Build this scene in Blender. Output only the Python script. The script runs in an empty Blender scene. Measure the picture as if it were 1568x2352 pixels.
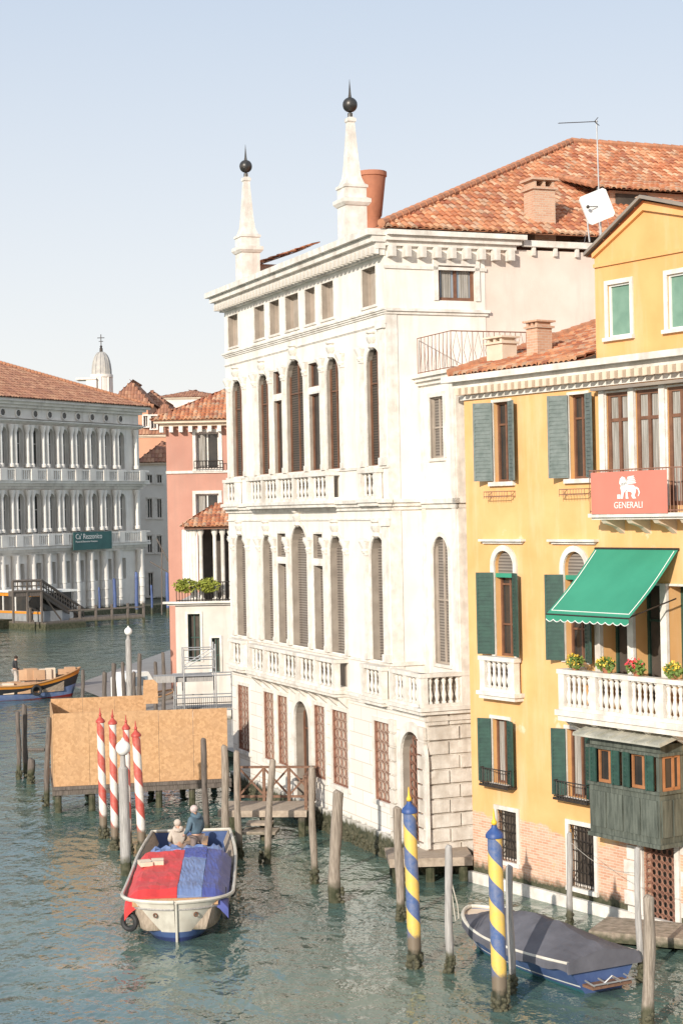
import bpy, bmesh, math, random
from mathutils import Vector, Matrix
RN=random.Random(7)
C=bpy.context.scene.collection
PI=math.pi
FL=4000.;CX,CY=784.,1172.;H=11.;TH=math.radians(1.2)
ct,st=math.cos(TH),math.sin(TH)
def unroll(px,py):
    dx,dy=px-CX,py-CY
    return ct*dx-st*dy, st*dx+ct*dy
def at(px,py,Y):
    u,v=unroll(px,py); return Vector((u/FL*Y,Y,H-v/FL*Y))
def wp(px,py,z=0.):
    u,v=unroll(px,py); Y=(H-z)*FL/v; return Vector((u/FL*Y,Y,z))
class Frame:
    def __init__(s,x,y,ang,z=0): s.M=Matrix.Translation((x,y,z))@Matrix.Rotation(ang,4,'Z')
    def sub(s,x,y,z=0,ang=0):
        f=Frame(0,0,0); f.M=s.M@Matrix.Translation((x,y,z))@Matrix.Rotation(ang,4,'Z'); return f
    def hit(s,px,py,off=0.):
        u,v=unroll(px,py); Mi=s.M.inverted(); lo=Mi@Vector((0,0,H)); ld=Mi.to_3x3()@Vector((u/FL,1,-v/FL))
        t=(off-lo.y)/ld.y; p=lo+ld*t; return p.x,p.z
    def xx(s,a,b,py,off=0.): return s.hit(a,py,off)[0],s.hit(b,py,off)[0]
WM={}
def root_of(o):
    while o.parent: o=o.parent
    return o
class MB:
    def __init__(s,M=None): s.v=[];s.f=[];s.m=[];s.uv=[];s.M=M.M if isinstance(M,Frame) else M
    def add(s,vs,fs,mi=0,uvs=None):
        n=len(s.v); s.v+= [Vector(p) for p in vs]
        for i,f in enumerate(fs):
            s.f.append([k+n for k in f]); s.m.append(mi); s.uv.append(uvs[i] if uvs else None)
        return s
    def box(s,x0,x1,y0,y1,z0,z1,mi=0,M=None):
        vs=[Vector((x,y,z)) for x in(x0,x1) for y in(y0,y1) for z in(z0,z1)]
        if M: vs=[M@p for p in vs]
        return s.add(vs,[(0,1,3,2),(4,6,7,5),(0,4,5,1),(2,3,7,6),(0,2,6,4),(1,5,7,3)],mi)
    def poly(s,pts,mi=0): return s.add(pts,[list(range(len(pts)))],mi)
    def prism(s,pts,off,mi=0):
        n=len(pts); off=Vector(off); a=[Vector(p) for p in pts]; b=[p+off for p in a]
        return s.add(a+b,[list(range(n))[::-1],[k+n for k in range(n)]]+[(k,(k+1)%n,(k+1)%n+n,k+n) for k in range(n)],mi)
    def tube(s,pts,r,n=8,mi=0,cap=True):
        pts=[Vector(p) for p in pts]; k=len(pts); rs=r if isinstance(r,(list,tuple)) else [r]*k
        vs=[];up=None
        for i,p in enumerate(pts):
            d=(pts[min(i+1,k-1)]-pts[max(i-1,0)]).normalized()
            if up is None:
                up=Vector((0,0,1)) if abs(d.z)<.9 else Vector((1,0,0))
            a=d.cross(up).normalized(); b=a.cross(d).normalized(); up=b
            for j in range(n):
                t=2*PI*j/n; vs.append(p+(a*math.cos(t)+b*math.sin(t))*rs[i])
        fs=[(i*n+j,i*n+(j+1)%n,(i+1)*n+(j+1)%n,(i+1)*n+j) for i in range(k-1) for j in range(n)]
        if cap: fs+=[list(range(n))[::-1],[ (k-1)*n+j for j in range(n)]]
        return s.add(vs,fs,mi)
    def lathe(s,cx,cy,prof,n=14,mi=0,z0=0.,sq=False):
        vs=[]
        if sq: n=4
        for r,z in prof:
            for j in range(n):
                t=2*PI*(j+.5)/n; rr=r*(1.41421 if sq else 1); vs.append((cx+rr*math.cos(t),cy+rr*math.sin(t),z+z0))
        k=len(prof)
        fs=[(i*n+j,i*n+(j+1)%n,(i+1)*n+(j+1)%n,(i+1)*n+j) for i in range(k-1) for j in range(n)]
        fs+=[list(range(n))[::-1],[(k-1)*n+j for j in range(n)]]
        return s.add(vs,fs,mi)
    def ball(s,c,r,n=12,mi=0,sz=1.):
        return s.lathe(c[0],c[1],[(max(r*math.sin(PI*i/n),.001),c[2]-r*sz*math.cos(PI*i/n)) for i in range(n+1)],n+4,mi)
    def torus(s,c,ax,R,r,n=20,m=8,mi=0):
        ax=Vector(ax).normalized(); a=ax.orthogonal().normalized(); b=ax.cross(a)
        vs=[];c=Vector(c)
        for i in range(n):
            t=2*PI*i/n; d=a*math.cos(t)+b*math.sin(t)
            for j in range(m):
                q=2*PI*j/m; vs.append(c+d*(R+r*math.cos(q))+ax*r*math.sin(q))
        return s.add(vs,[(i*m+j,i*m+(j+1)%m,((i+1)%n)*m+(j+1)%m,((i+1)%n)*m+j) for i in range(n) for j in range(m)],mi)
    def mesh(s,name,mats,T=None,smooth=False):
        T=T or Matrix.Identity(4)
        if s.M: T=T@s.M
        me=bpy.data.meshes.new(name); me.from_pydata([T@p for p in s.v],[],s.f)
        if not isinstance(mats,(list,tuple)): mats=[mats]
        for m in mats: me.materials.append(m)
        for p,mi in zip(me.polygons,s.m): p.material_index=mi
        if any(u for u in s.uv):
            ul=me.uv_layers.new(name='UVMap')
            for p,u in zip(me.polygons,s.uv):
                if u:
                    for li,c in zip(p.loop_indices,u): ul.data[li].uv=c
        else:
            bm=bmesh.new(); bm.from_mesh(me); bmesh.ops.recalc_face_normals(bm,faces=bm.faces); bm.to_mesh(me); bm.free()
        if smooth:
            for p in me.polygons: p.use_smooth=True
            me.set_sharp_from_angle(angle=math.radians(40))
        me.update(); return me
    def build(s,name,mats,parent=None,smooth=False,org=None,label=None,cat=None,group=None,kind=None,rz=0):
        if parent: T=WM[root_of(parent)].inverted()
        elif org is not None: T=(Matrix.Translation(org)@Matrix.Rotation(rz,4,'Z')).inverted()
        else: T=Matrix.Identity(4)
        o=bpy.data.objects.new(name,s.mesh(name,mats,T,smooth)); C.objects.link(o)
        if parent: o.parent=parent
        elif org is not None: o.location=org; o.rotation_euler=(0,0,rz)
        if not parent: WM[o]=T.inverted()
        if label: o['label']=label
        if cat: o['category']=cat
        if group: o['group']=group
        if kind: o['kind']=kind
        return o
def place(name,me,parent,loc,rz=0,sc=None):
    o=bpy.data.objects.new(name,me); C.objects.link(o); o.parent=parent; o.location=loc; o.rotation_euler=(0,0,rz)
    if sc: o.scale=sc
    return o
def thing(name,label,cat,fr,group=None):
    o=bpy.data.objects.new(name,None); C.objects.link(o)
    M=fr.M if isinstance(fr,Frame) else (Matrix.Translation(fr) if isinstance(fr,(Vector,tuple)) else fr)
    o.matrix_world=M; o.location=M.translation; o.rotation_euler=M.to_euler(); WM[o]=M.copy()
    o['label']=label; o['category']=cat
    if group:o['group']=group
    return o
# ---------------- materials
def nn(nt,t,**k):
    n=nt.nodes.new(t)
    for a,b in k.items(): setattr(n,a,b)
    return n
def math_(nt,op,a,b=None,clamp=False):
    n=nn(nt,'ShaderNodeMath',operation=op,use_clamp=clamp)
    for i,x in enumerate((a,b)):
        if x is None: continue
        if isinstance(x,(int,float)): n.inputs[i].default_value=x
        else: nt.links.new(x,n.inputs[i])
    return n.outputs[0]
def mix_(nt,f,a,b):
    n=nn(nt,'ShaderNodeMix',data_type='RGBA')
    for i,x in ((0,f),(6,a),(7,b)):
        if isinstance(x,(int,float)): n.inputs[i].default_value=x
        elif isinstance(x,tuple): n.inputs[i].default_value=(*x[:3],1)
        else: nt.links.new(x,n.inputs[i])
    return n.outputs[2]
def base(name,rough=.7,metal=0):
    m=bpy.data.materials.new(name); m.use_nodes=True; nt=m.node_tree; b=nt.nodes['Principled BSDF']
    b.inputs['Roughness'].default_value=rough; b.inputs['Metallic'].default_value=metal
    return m,nt,b
def noise_(nt,vec,scale,detail=5,rough=.55):
    n=nn(nt,'ShaderNodeTexNoise'); n.inputs['Scale'].default_value=scale; n.inputs['Detail'].default_value=detail; n.inputs['Roughness'].default_value=rough
    nt.links.new(vec,n.inputs['Vector']); return n.outputs[0]
def ramp_(nt,f,a,b):
    n=nn(nt,'ShaderNodeMapRange',clamp=True); n.inputs[1].default_value=a; n.inputs[2].default_value=b
    nt.links.new(f,n.inputs[0]); return n.outputs[0]
def pm(name,c1,c2=None,scale=2.,rough=.8,bump=.0,bs=20.,st=(1,1,1),metal=0,algae=None,streak=0,brick=None,stains=None,patch=None,sf=.8):
    m,nt,b=base(name,rough,metal); c2=c2 or tuple(x*.8 for x in c1)
    tc=nn(nt,'ShaderNodeTexCoord'); mp=nn(nt,'ShaderNodeMapping'); mp.inputs['Scale'].default_value=st
    nt.links.new(tc.outputs['Object'],mp.inputs[0]); vec=mp.outputs[0]
    f=ramp_(nt,noise_(nt,vec,scale),.35,.68); c=mix_(nt,f,c1,c2)
    if stains:
        mp3=nn(nt,'ShaderNodeMapping'); mp3.inputs['Scale'].default_value=(1.3,1.3,.18); nt.links.new(tc.outputs['Object'],mp3.inputs[0])
        f3=ramp_(nt,noise_(nt,mp3.outputs[0],1.1,8,.65),.5,.8); c=mix_(nt,math_(nt,'MULTIPLY',f3,sf),c,stains)
    if patch:
        f4=ramp_(nt,noise_(nt,tc.outputs['Object'],.55,9,.62),.62,.66); c=mix_(nt,math_(nt,'MULTIPLY',f4,.65),c,patch)
    sep=nn(nt,'ShaderNodeSeparateXYZ'); nt.links.new(tc.outputs['Object'],sep.inputs[0])
    hb=None
    if brick:
        zl,b1,b2,mo,bw,bh,soft=brick
        cb=nn(nt,'ShaderNodeCombineXYZ'); nt.links.new(math_(nt,'ADD',sep.outputs[0],sep.outputs[1]),cb.inputs[0]); nt.links.new(sep.outputs[2],cb.inputs[1])
        bt=nn(nt,'ShaderNodeTexBrick'); nt.links.new(cb.outputs[0],bt.inputs[0]); bt.inputs['Scale'].default_value=1
        bt.inputs['Brick Width'].default_value=bw; bt.inputs['Row Height'].default_value=bh; bt.inputs['Mortar Size'].default_value=bh*.1 if bh<.2 else .018
        bt.inputs['Color1'].default_value=(*b1,1);bt.inputs['Color2'].default_value=(*b2,1);bt.inputs['Mortar'].default_value=(*mo,1)
        n2=noise_(nt,tc.outputs['Object'],.8,6)
        zz=math_(nt,'ADD',sep.outputs[2],math_(nt,'MULTIPLY',math_(nt,'SUBTRACT',n2,.5),soft))
        fb=ramp_(nt,zz,zl+.06,zl-.06)
        if soft: fb=math_(nt,'MULTIPLY',fb,ramp_(nt,noise_(nt,tc.outputs['Object'],2.2,6,.65),.28,.4))
        c=mix_(nt,fb,c,bt.outputs[0]); hb=math_(nt,'MULTIPLY',bt.outputs[1],fb)
    if algae is not None:
        ge=nn(nt,'ShaderNodeNewGeometry'); s2=nn(nt,'ShaderNodeSeparateXYZ'); nt.links.new(ge.outputs[0],s2.inputs[0])
        n3=noise_(nt,ge.outputs[0],5.,5)
        z2=math_(nt,'SUBTRACT',s2.outputs[2],math_(nt,'MULTIPLY',n3,.5))
        fa=ramp_(nt,z2,algae+.12,algae-.1)
        gr=mix_(nt,ramp_(nt,n3,.4,.6),(.035,.04,.018),(.09,.085,.05))
        c=mix_(nt,fa,c,gr)
    nt.links.new(c,b.inputs['Base Color'])
    if bump or hb is not None:
        bp=nn(nt,'ShaderNodeBump'); bp.inputs['Strength'].default_value=min(1,bump or .4); bp.inputs['Distance'].default_value=.03
        hn=noise_(nt,vec,bs,4)
        if hb is not None: hn=math_(nt,'SUBTRACT',hn,hb)
        nt.links.new(hn,bp.inputs['Height']); nt.links.new(bp.outputs[0],b.inputs['Normal'])
    return m
def slats(name,c1,c2,period,axis=2,rough=.7,duty=.55):
    m,nt,b=base(name,rough); tc=nn(nt,'ShaderNodeTexCoord'); sep=nn(nt,'ShaderNodeSeparateXYZ'); nt.links.new(tc.outputs['Object'],sep.inputs[0])
    f=math_(nt,'FRACT',math_(nt,'DIVIDE',sep.outputs[axis],period)); f=ramp_(nt,f,duty-.1,duty+.1)
    n=ramp_(nt,noise_(nt,tc.outputs['Object'],.9,5),.3,.7)
    c=mix_(nt,f,c1,c2); c=mix_(nt,math_(nt,'MULTIPLY',n,.5),c,c2)
    nt.links.new(c,b.inputs['Base Color']); return m
def stripes(name,ca,cb,pitch):
    m,nt,b=base(name,.45); tc=nn(nt,'ShaderNodeTexCoord'); sep=nn(nt,'ShaderNodeSeparateXYZ'); nt.links.new(tc.outputs['Object'],sep.inputs[0])
    a=math_(nt,'DIVIDE',math_(nt,'ARCTAN2',sep.outputs[1],sep.outputs[0]),2*PI)
    f=math_(nt,'FRACT',math_(nt,'ADD',math_(nt,'ADD',math_(nt,'DIVIDE',sep.outputs[2],pitch),a),10))
    f=math_(nt,'GREATER_THAN',f,.5)
    n1=ramp_(nt,noise_(nt,tc.outputs['Object'],7,8,.75),.35,.75)
    c=mix_(nt,f,ca,cb); c=mix_(nt,math_(nt,'MULTIPLY',n1,.5),c,(.36,.31,.27))
    n3=noise_(nt,tc.outputs['Object'],5,5); z2=math_(nt,'SUBTRACT',sep.outputs[2],math_(nt,'MULTIPLY',n3,.6))
    c=mix_(nt,ramp_(nt,z2,.6,.4),c,(.18,.14,.1)); c=mix_(nt,ramp_(nt,z2,.2,.05),c,(.035,.035,.02))
    nt.links.new(c,b.inputs['Base Color']); return m
def tilemat(name,cols):
    m,nt,b=base(name,.85); tc=nn(nt,'ShaderNodeTexCoord')
    fl=nn(nt,'ShaderNodeVectorMath',operation='FLOOR'); nt.links.new(tc.outputs['UV'],fl.inputs[0])
    wn=nn(nt,'ShaderNodeTexWhiteNoise',noise_dimensions='2D'); nt.links.new(fl.outputs[0],wn.inputs[0])
    cr=nn(nt,'ShaderNodeValToRGB'); cr.color_ramp.interpolation='CONSTANT'; e=cr.color_ramp.elements
    e[0].position=0; e[0].color=(*cols[0],1); e[1].position=1/len(cols); e[1].color=(*cols[1],1)
    for i in range(2,len(cols)): x=e.new(i/len(cols)); x.color=(*cols[i],1)
    nt.links.new(wn.outputs[0],cr.inputs[0])
    n2=ramp_(nt,noise_(nt,tc.outputs['Object'],.6,6,.7),.4,.75)
    n4=ramp_(nt,noise_(nt,tc.outputs['Object'],9,4,.7),.4,.8)
    c=mix_(nt,math_(nt,'MULTIPLY',n2,.45),cr.outputs[0],(.22,.105,.06)); c=mix_(nt,math_(nt,'MULTIPLY',n4,.4),c,(.13,.08,.055))
    nt.links.new(c,b.inputs['Base Color']); return m
def osbmat(name):
    m,nt,b=base(name,.8); tc=nn(nt,'ShaderNodeTexCoord'); vo=nn(nt,'ShaderNodeTexVoronoi'); vo.inputs['Scale'].default_value=11
    nt.links.new(tc.outputs['Object'],vo.inputs['Vector']); sp=nn(nt,'ShaderNodeSeparateColor'); nt.links.new(vo.outputs['Color'],sp.inputs[0])
    c=mix_(nt,sp.outputs[0],(.62,.37,.19),(.45,.25,.115)); n=ramp_(nt,noise_(nt,tc.outputs['Object'],.7,6),.35,.7)
    c=mix_(nt,math_(nt,'MULTIPLY',n,.45),c,(.45,.28,.16)); n2=ramp_(nt,noise_(nt,tc.outputs['Object'],26,3,.7),.5,.7); c=mix_(nt,math_(nt,'MULTIPLY',n2,.4),c,(.34,.2,.1))
    nt.links.new(c,b.inputs['Base Color']); return m
M={}
M['white']=pm('white_stone',(.80,.76,.70),(.73,.68,.61),1.1,.8,.3,25,algae=.25,stains=(.5,.44,.37),sf=.85)
M['rev']=pm('shade_toned_reveal',(.34,.29,.24),(.24,.2,.165),2,.85)  # recess shade put into the stone colour of jambs and baluster gaps
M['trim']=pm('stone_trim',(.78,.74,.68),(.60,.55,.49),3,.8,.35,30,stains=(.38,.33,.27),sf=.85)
M['rust_stone']=pm('rusticated_stone',(.75,.70,.63),(.53,.47,.40),2.5,.85,.5,18,algae=.35,stains=(.36,.3,.24))
M['ground_stone']=pm('coursed_ground_stone',(.79,.75,.69),(.66,.60,.53),1.2,.85,.3,18,algae=.45,stains=(.42,.36,.29),brick=(60,(.79,.75,.69),(.71,.665,.60),(.57,.51,.44),1.3,.46,0))
M['sidep']=pm('pale_rose_plaster',(.72,.62,.545),(.64,.53,.455),.7,.85,.15,20,stains=(.52,.43,.37))
M['yellow']=pm('ochre_plaster',(.76,.445,.19),(.69,.375,.14),.9,.85,.12,25,algae=.3,stains=(.76,.54,.33),patch=(.80,.64,.48),brick=(2.0,(.54,.28,.18),(.66,.42,.30),(.66,.54,.43),.26,.075,1.7),sf=.9)
M['yellow2']=pm('orange_attic_plaster',(.76,.41,.16),(.69,.35,.125),.9,.85,.12,25,stains=(.74,.52,.33),patch=(.78,.6,.44))
M['pink']=pm('rose_red_plaster',(.50,.255,.19),(.43,.21,.155),.6,.85,.1,20,stains=(.38,.22,.17))
M['lwall']=pm('pale_loggia_plaster',(.66,.61,.55),(.53,.48,.43),.6,.85,.1,20,algae=.4,stains=(.4,.35,.3))
M['far']=pm('far_istrian_stone',(.84,.79,.72),(.68,.63,.57),.5,.85,.2,5,stains=(.42,.38,.34),algae=.8)
M['farp']=pm('far_pale_plaster',(.74,.70,.64),(.62,.58,.53),.4,.9,algae=.8)
M['faro']=pm('far_orange_plaster',(.64,.32,.2),(.54,.27,.17),.3,.9)
M['sand']=pm('sand_shutter',(.42,.35,.29),(.31,.26,.21),2,.85)
M['sandl']=pm('lightened_pane',(.62,.52,.43),(.5,.41,.33),2,.85)  # pane colour lightened to offset the shadow cast by the grille
M['glass']=pm('dark_glass',(.03,.03,.03),(.05,.045,.04),1.5,.12)
M['glassb']=pm('sky_lit_glass',(.22,.28,.34),(.32,.36,.4),1.2,.15)
M['curt']=pm('net_curtain',(.38,.36,.33),(.2,.18,.15),6,.9,st=(5,5,.2))
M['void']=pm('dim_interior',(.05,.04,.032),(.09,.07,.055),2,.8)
M['louv']=slats('brown_louvre',(.115,.09,.07),(.03,.023,.017),.085)
M['greylouv']=slats('grey_louvre',(.29,.25,.215),(.12,.10,.085),.09)
M['brown']=pm('brown_wood_frame',(.20,.095,.055),(.13,.06,.035),4,.6)
M['orangewood']=pm('orange_wood_frame',(.40,.18,.08),(.3,.13,.055),4,.55)
M['dgreen']=pm('dark_green_paint',(.03,.08,.06),(.02,.052,.042),5,.5)
M['ggreen']=pm('grey_green_paint',(.16,.19,.18),(.10,.13,.12),5,.6)
M['mgreen']=pm('blind_green',(.18,.30,.23),(.14,.25,.19),4,.7)
M['awn']=pm('green_canvas',(.04,.28,.175),(.03,.235,.145),.8,.8)
M['whitep']=pm('white_paint',(.8,.79,.76),(.74,.72,.68),4,.6)
M['greyp']=pm('grey_metal_panel',(.3,.31,.32),(.22,.23,.24),2,.6)
M['iron']=pm('dark_iron',(.035,.03,.028),(.06,.045,.035),8,.5,metal=.3)
M['rusty']=pm('rust_brown_iron',(.30,.15,.10),(.2,.095,.065),5,.7)
M['bayw']=pm('weathered_bay_wood',(.13,.145,.12),(.05,.06,.048),3,.75,.3,20,st=(4,4,.5),stains=(.035,.04,.033))
M['bayroof']=pm('bay_lead_roof',(.5,.48,.41),(.28,.28,.23),2,.6)
M['tile']=tilemat('roof_tiles',[(.58,.225,.105),(.50,.17,.075),(.66,.32,.165),(.38,.125,.065),(.62,.265,.13),(.70,.43,.27),(.46,.18,.09),(.54,.34,.22)])
M['tilef']=tilemat('far_roof_tiles',[(.42,.20,.12),(.35,.155,.09),(.47,.25,.15),(.31,.14,.09)])
M['ridge']=pm('ridge_tiles',(.54,.24,.13),(.34,.16,.09),4,.85,st=(1,1,1))
M['lead']=pm('grey_flashing',(.24,.2,.17),(.3,.25,.2),2,.6)
M['brickc']=pm('chimney_brick',(.42,.2,.12),(.55,.33,.22),3,.9,.4,brick=(60,(.52,.28,.18),(.58,.37,.25),(.55,.45,.35),.24,.075,0))
M['terra']=pm('terracotta_pot',(.45,.18,.10),(.35,.135,.075),3,.8,.2,15)
M['cream']=pm('cream_plaster',(.72,.6,.47),(.62,.49,.37),2,.85)
M['ballm']=pm('dark_bronze',(.05,.05,.05),(.09,.08,.07),5,.4,metal=.6)
M['pile']=pm('weathered_pile_wood',(.38,.32,.26),(.17,.135,.105),6,.9,.8,12,st=(5,5,.3),algae=.25)
M['piled']=pm('dark_pile_wood',(.17,.14,.12),(.08,.065,.055),6,.9,.6,12,st=(4,4,.35),algae=.35)
M['pileg']=pm('grey_mooring_post',(.42,.40,.38),(.27,.255,.24),6,.8,.5,12,st=(4,4,.35),algae=.25)
M['plank']=pm('dock_planks',(.44,.36,.28),(.28,.22,.17),5,.85,.4,14,st=(1,6,1),algae=.05)
M['rail']=pm('brown_rail_wood',(.22,.12,.075),(.14,.075,.05),5,.8,st=(2,2,2))
M['osb']=osbmat('chipboard')
M['alu']=pm('galvanised_tube',(.5,.5,.5),(.4,.4,.4),5,.4,metal=.6)
M['redw']=stripes('red_white_stripe',(.52,.065,.045),(.76,.72,.67),1.05)
M['bluey']=stripes('blue_yellow_stripe',(.05,.11,.28),(.80,.52,.09),1.0)
M['redp']=pm('red_paint',(.5,.075,.055),(.36,.05,.04),5,.5)
M['bluep']=pm('blue_paint',(.035,.085,.26),(.025,.06,.2),5,.5)
M['blueg']=pm('blue_far_paint',(.08,.12,.28),(.06,.09,.2),3,.6,algae=.5)
M['yellp']=pm('yellow_paint',(.85,.5,.04),(.75,.42,.03),5,.45)
M['globe']=pm('opal_globe',(.85,.84,.8),(.8,.78,.74),2,.25)
M['tarr']=pm('red_tarpaulin',(.68,.045,.04),(.52,.035,.035),2.5,.5,.5,3)
M['tarb']=pm('blue_tarpaulin',(.075,.095,.32),(.055,.07,.24),2.5,.5,.5,3)
M['tarb2']=pm('light_blue_tarpaulin',(.13,.2,.42),(.22,.28,.45),3,.5,.5,6)
M['tarl']=pm('slate_blue_tarpaulin',(.19,.26,.46),(.14,.2,.38),2.5,.5,.5,3)
M['hullw']=pm('cream_hull_paint',(.66,.63,.55),(.52,.48,.41),2,.45,stains=(.3,.26,.2))
M['hullb']=pm('blue_hull_paint',(.08,.13,.28),(.05,.085,.21),2,.4)
M['hulld']=pm('navy_hull_paint',(.035,.05,.16),(.03,.045,.12),2,.4)
M['hullk']=pm('black_hull',(.02,.022,.03),(.035,.035,.035),2,.5)
M['hullr']=pm('red_boottop',(.3,.035,.03),(.2,.02,.02),2,.5)
M['wood']=pm('varnished_wood',(.5,.30,.16),(.38,.22,.11),4,.5,st=(.6,4,4))
M['rubber']=pm('tyre_rubber',(.018,.018,.02),(.03,.03,.03),5,.7)
M['greyc']=pm('grey_boat_cover',(.12,.12,.14),(.08,.08,.095),1.6,.75,.7,2.5)
M['teal']=pm('teal_boottop',(.03,.16,.2),(.03,.12,.15),3,.5)
M['card']=pm('cardboard',(.52,.33,.2),(.44,.27,.16),2,.85)
M['skin']=pm('skin',(.6,.36,.26),(.52,.3,.21),5,.6)
M['jack']=pm('blue_grey_jacket',(.10,.155,.20),(.07,.115,.15),6,.85,.4,20)
M['coat']=pm('beige_coat',(.56,.48,.41),(.44,.37,.31),6,.9,.4,20)
M['bjack']=pm('black_jacket',(.02,.02,.025),(.03,.03,.03),6,.8)
M['trou']=pm('taupe_trousers',(.22,.17,.15),(.17,.13,.11),6,.85)
M['trol']=pm('light_trousers',(.5,.46,.42),(.4,.37,.34),6,.85)
M['hat']=pm('pale_knit_hat',(.6,.5,.47),(.42,.33,.31),20,.9)
M['hair']=pm('dark_hair',(.03,.02,.015),(.05,.03,.02),20,.8)
M['banner']=pm('red_banner_cloth',(.64,.205,.15),(.6,.185,.135),1,.75)
M['bang']=pm('dark_green_banner',(.05,.14,.13),(.04,.11,.105),1,.7)
M['leaf']=pm('leaf_green',(.09,.16,.03),(.16,.22,.04),8,.7)
M['ivy']=pm('yellow_green_leaf',(.2,.24,.03),(.32,.32,.05),8,.7)
M['flow']=pm('red_petals',(.65,.03,.03),(.7,.06,.1),8,.6)
M['flowy']=pm('yellow_petals',(.8,.55,.06),(.7,.4,.04),8,.6)
M['orangep']=pm('orange_paint',(.7,.28,.03),(.6,.22,.03),3,.5)
M['seaweed']=pm('mussel_crust',(.05,.05,.03),(.11,.1,.06),14,.9,.8,20)
M['rope']=pm('pale_rope',(.5,.46,.4),(.4,.36,.3),10,.9)
# ---------------- geometry helpers
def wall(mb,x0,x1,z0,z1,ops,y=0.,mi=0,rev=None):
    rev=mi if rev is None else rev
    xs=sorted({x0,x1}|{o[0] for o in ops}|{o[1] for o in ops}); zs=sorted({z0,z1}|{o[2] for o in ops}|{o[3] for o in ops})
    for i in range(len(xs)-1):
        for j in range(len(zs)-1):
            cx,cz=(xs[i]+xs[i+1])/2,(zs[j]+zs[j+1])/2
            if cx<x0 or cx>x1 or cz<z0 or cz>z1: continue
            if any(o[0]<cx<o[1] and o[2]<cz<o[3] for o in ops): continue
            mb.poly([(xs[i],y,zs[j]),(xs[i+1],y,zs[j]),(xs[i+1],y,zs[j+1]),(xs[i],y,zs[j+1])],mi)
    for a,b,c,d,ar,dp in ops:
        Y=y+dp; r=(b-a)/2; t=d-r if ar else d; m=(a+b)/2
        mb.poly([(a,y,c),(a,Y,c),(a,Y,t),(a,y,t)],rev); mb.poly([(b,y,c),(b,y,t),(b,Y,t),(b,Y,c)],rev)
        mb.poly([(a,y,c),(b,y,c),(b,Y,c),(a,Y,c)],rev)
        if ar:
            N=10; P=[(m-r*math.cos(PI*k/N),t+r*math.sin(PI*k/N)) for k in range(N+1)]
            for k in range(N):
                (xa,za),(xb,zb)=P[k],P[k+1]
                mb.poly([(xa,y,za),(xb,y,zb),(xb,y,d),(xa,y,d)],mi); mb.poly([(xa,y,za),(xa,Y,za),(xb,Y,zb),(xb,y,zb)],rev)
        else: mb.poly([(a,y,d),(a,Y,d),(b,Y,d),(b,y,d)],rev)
def window(par,fr,op,fm,pmat,vert=1,hor=(.5,),fw=.06,y=0.,surround=None,sill=None,name='window',curtain=None):
    a,b,c,d,ar,dp=op; Y=y+dp; w=b-a; th=min(.06,dp*.7)
    f=MB(fr); f.box(a-.02,a+fw,Y-th,Y,c,d); f.box(b-fw,b+.02,Y-th,Y,c,d); f.box(a+fw,b-fw,Y-th,Y,c,c+fw); f.box(a+fw,b-fw,Y-th,Y,d-fw,d)
    for k in range(vert): xm=a+w*(k+1)/(vert+1); f.box(xm-fw*.45,xm+fw*.45,Y-th*.9,Y-.002,c+fw,d-fw)
    for h in hor: zm=c+(d-c)*h; f.box(a+fw,b-fw,Y-th*.8,Y-.004,zm-fw*.4,zm+fw*.4)
    o=f.build(name,fm,par)
    p=MB(fr); p.poly([(a-.03,Y+.004,c-.03),(b+.03,Y+.004,c-.03),(b+.03,Y+.004,d+.03),(a-.03,Y+.004,d+.03)]); p.build('pane',pmat,o)
    if curtain:
        q=MB(fr)
        for (u0,u1) in curtain:
            N=8
            for k in range(N):
                x=a+w*(u0+(u1-u0)*k/N); x2=a+w*(u0+(u1-u0)*(k+1)/N); yy=Y-.012-.01*(k%2); y2=Y-.012-.01*((k+1)%2)
                q.poly([(x,yy,c+.05),(x2,y2,c+.05),(x2,y2,d-.08),(x,yy,d-.08)])
        q.build('curtain',M['curt'],o)
    if surround:
        s,pr=surround; g=MB(fr)
        if ar:
            r=w/2;m=(a+b)/2;t=d-r;N=14
            for k in range(N):
                t0,t1=PI*k/N,PI*(k+1)/N
                pts=[(m-math.cos(q)*rr,y-pr,t+math.sin(q)*rr) for q,rr in((t0,r),(t1,r),(t1,r+s),(t0,r+s))]; g.prism(pts,(0,pr+.01,0))
            g.box(a-s,a,y-pr,y+.01,c,t); g.box(b,b+s,y-pr,y+.01,c,t)
        else:
            g.box(a-s,a,y-pr,y+.01,c,d+s); g.box(b,b+s,y-pr,y+.01,c,d+s); g.box(a,b,y-pr,y+.01,d,d+s)
        g.build('surround',M['trim'],o)
    if sill:
        g=MB(fr); e,pr,h=sill; g.box(a-e,b+e,y-pr,y+min(dp,.1),c-h,c-.002); g.build('sill',M['trim'],o)
    return o
def shutter(par,fr,hx,z0,z1,w,side,ang,mat,y=0.):
    Mx=Matrix.Translation((hx,y-.03,0))@Matrix.Rotation(side*-math.radians(ang),4,'Z')
    g=MB(fr); s=side; X=lambda a,b:(min(a*s,b*s),max(a*s,b*s))
    g.box(*X(0,w),-.05,-.03,z0,z1,0,Mx)
    for a,b in((0,.06),(w-.06,w)): g.box(*X(a,b),-.07,-.05,z0,z1,0,Mx)
    n=int((z1-z0)/.11)
    for k in range(n):
        zz=z0+.04+k*(z1-z0-.08)/n; g.box(*X(.06,w-.06),-.066,-.05,zz,zz+.055,0,Mx)
    return g.build('shutter',mat,par)
def cornice(mb,x0,x1,z0,z1,pr,y=0.,steps=3,ends=(1,1),mi=0):
    for k in range(steps):
        p=pr*(k+1)/steps; a=z0+(z1-z0)*k/steps; b=z0+(z1-z0)*(k+1)/steps
        mb.box(x0-p*ends[0],x1+p*ends[1],y-p,y+.02,a,b-.003*(k<steps-1),mi)
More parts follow.
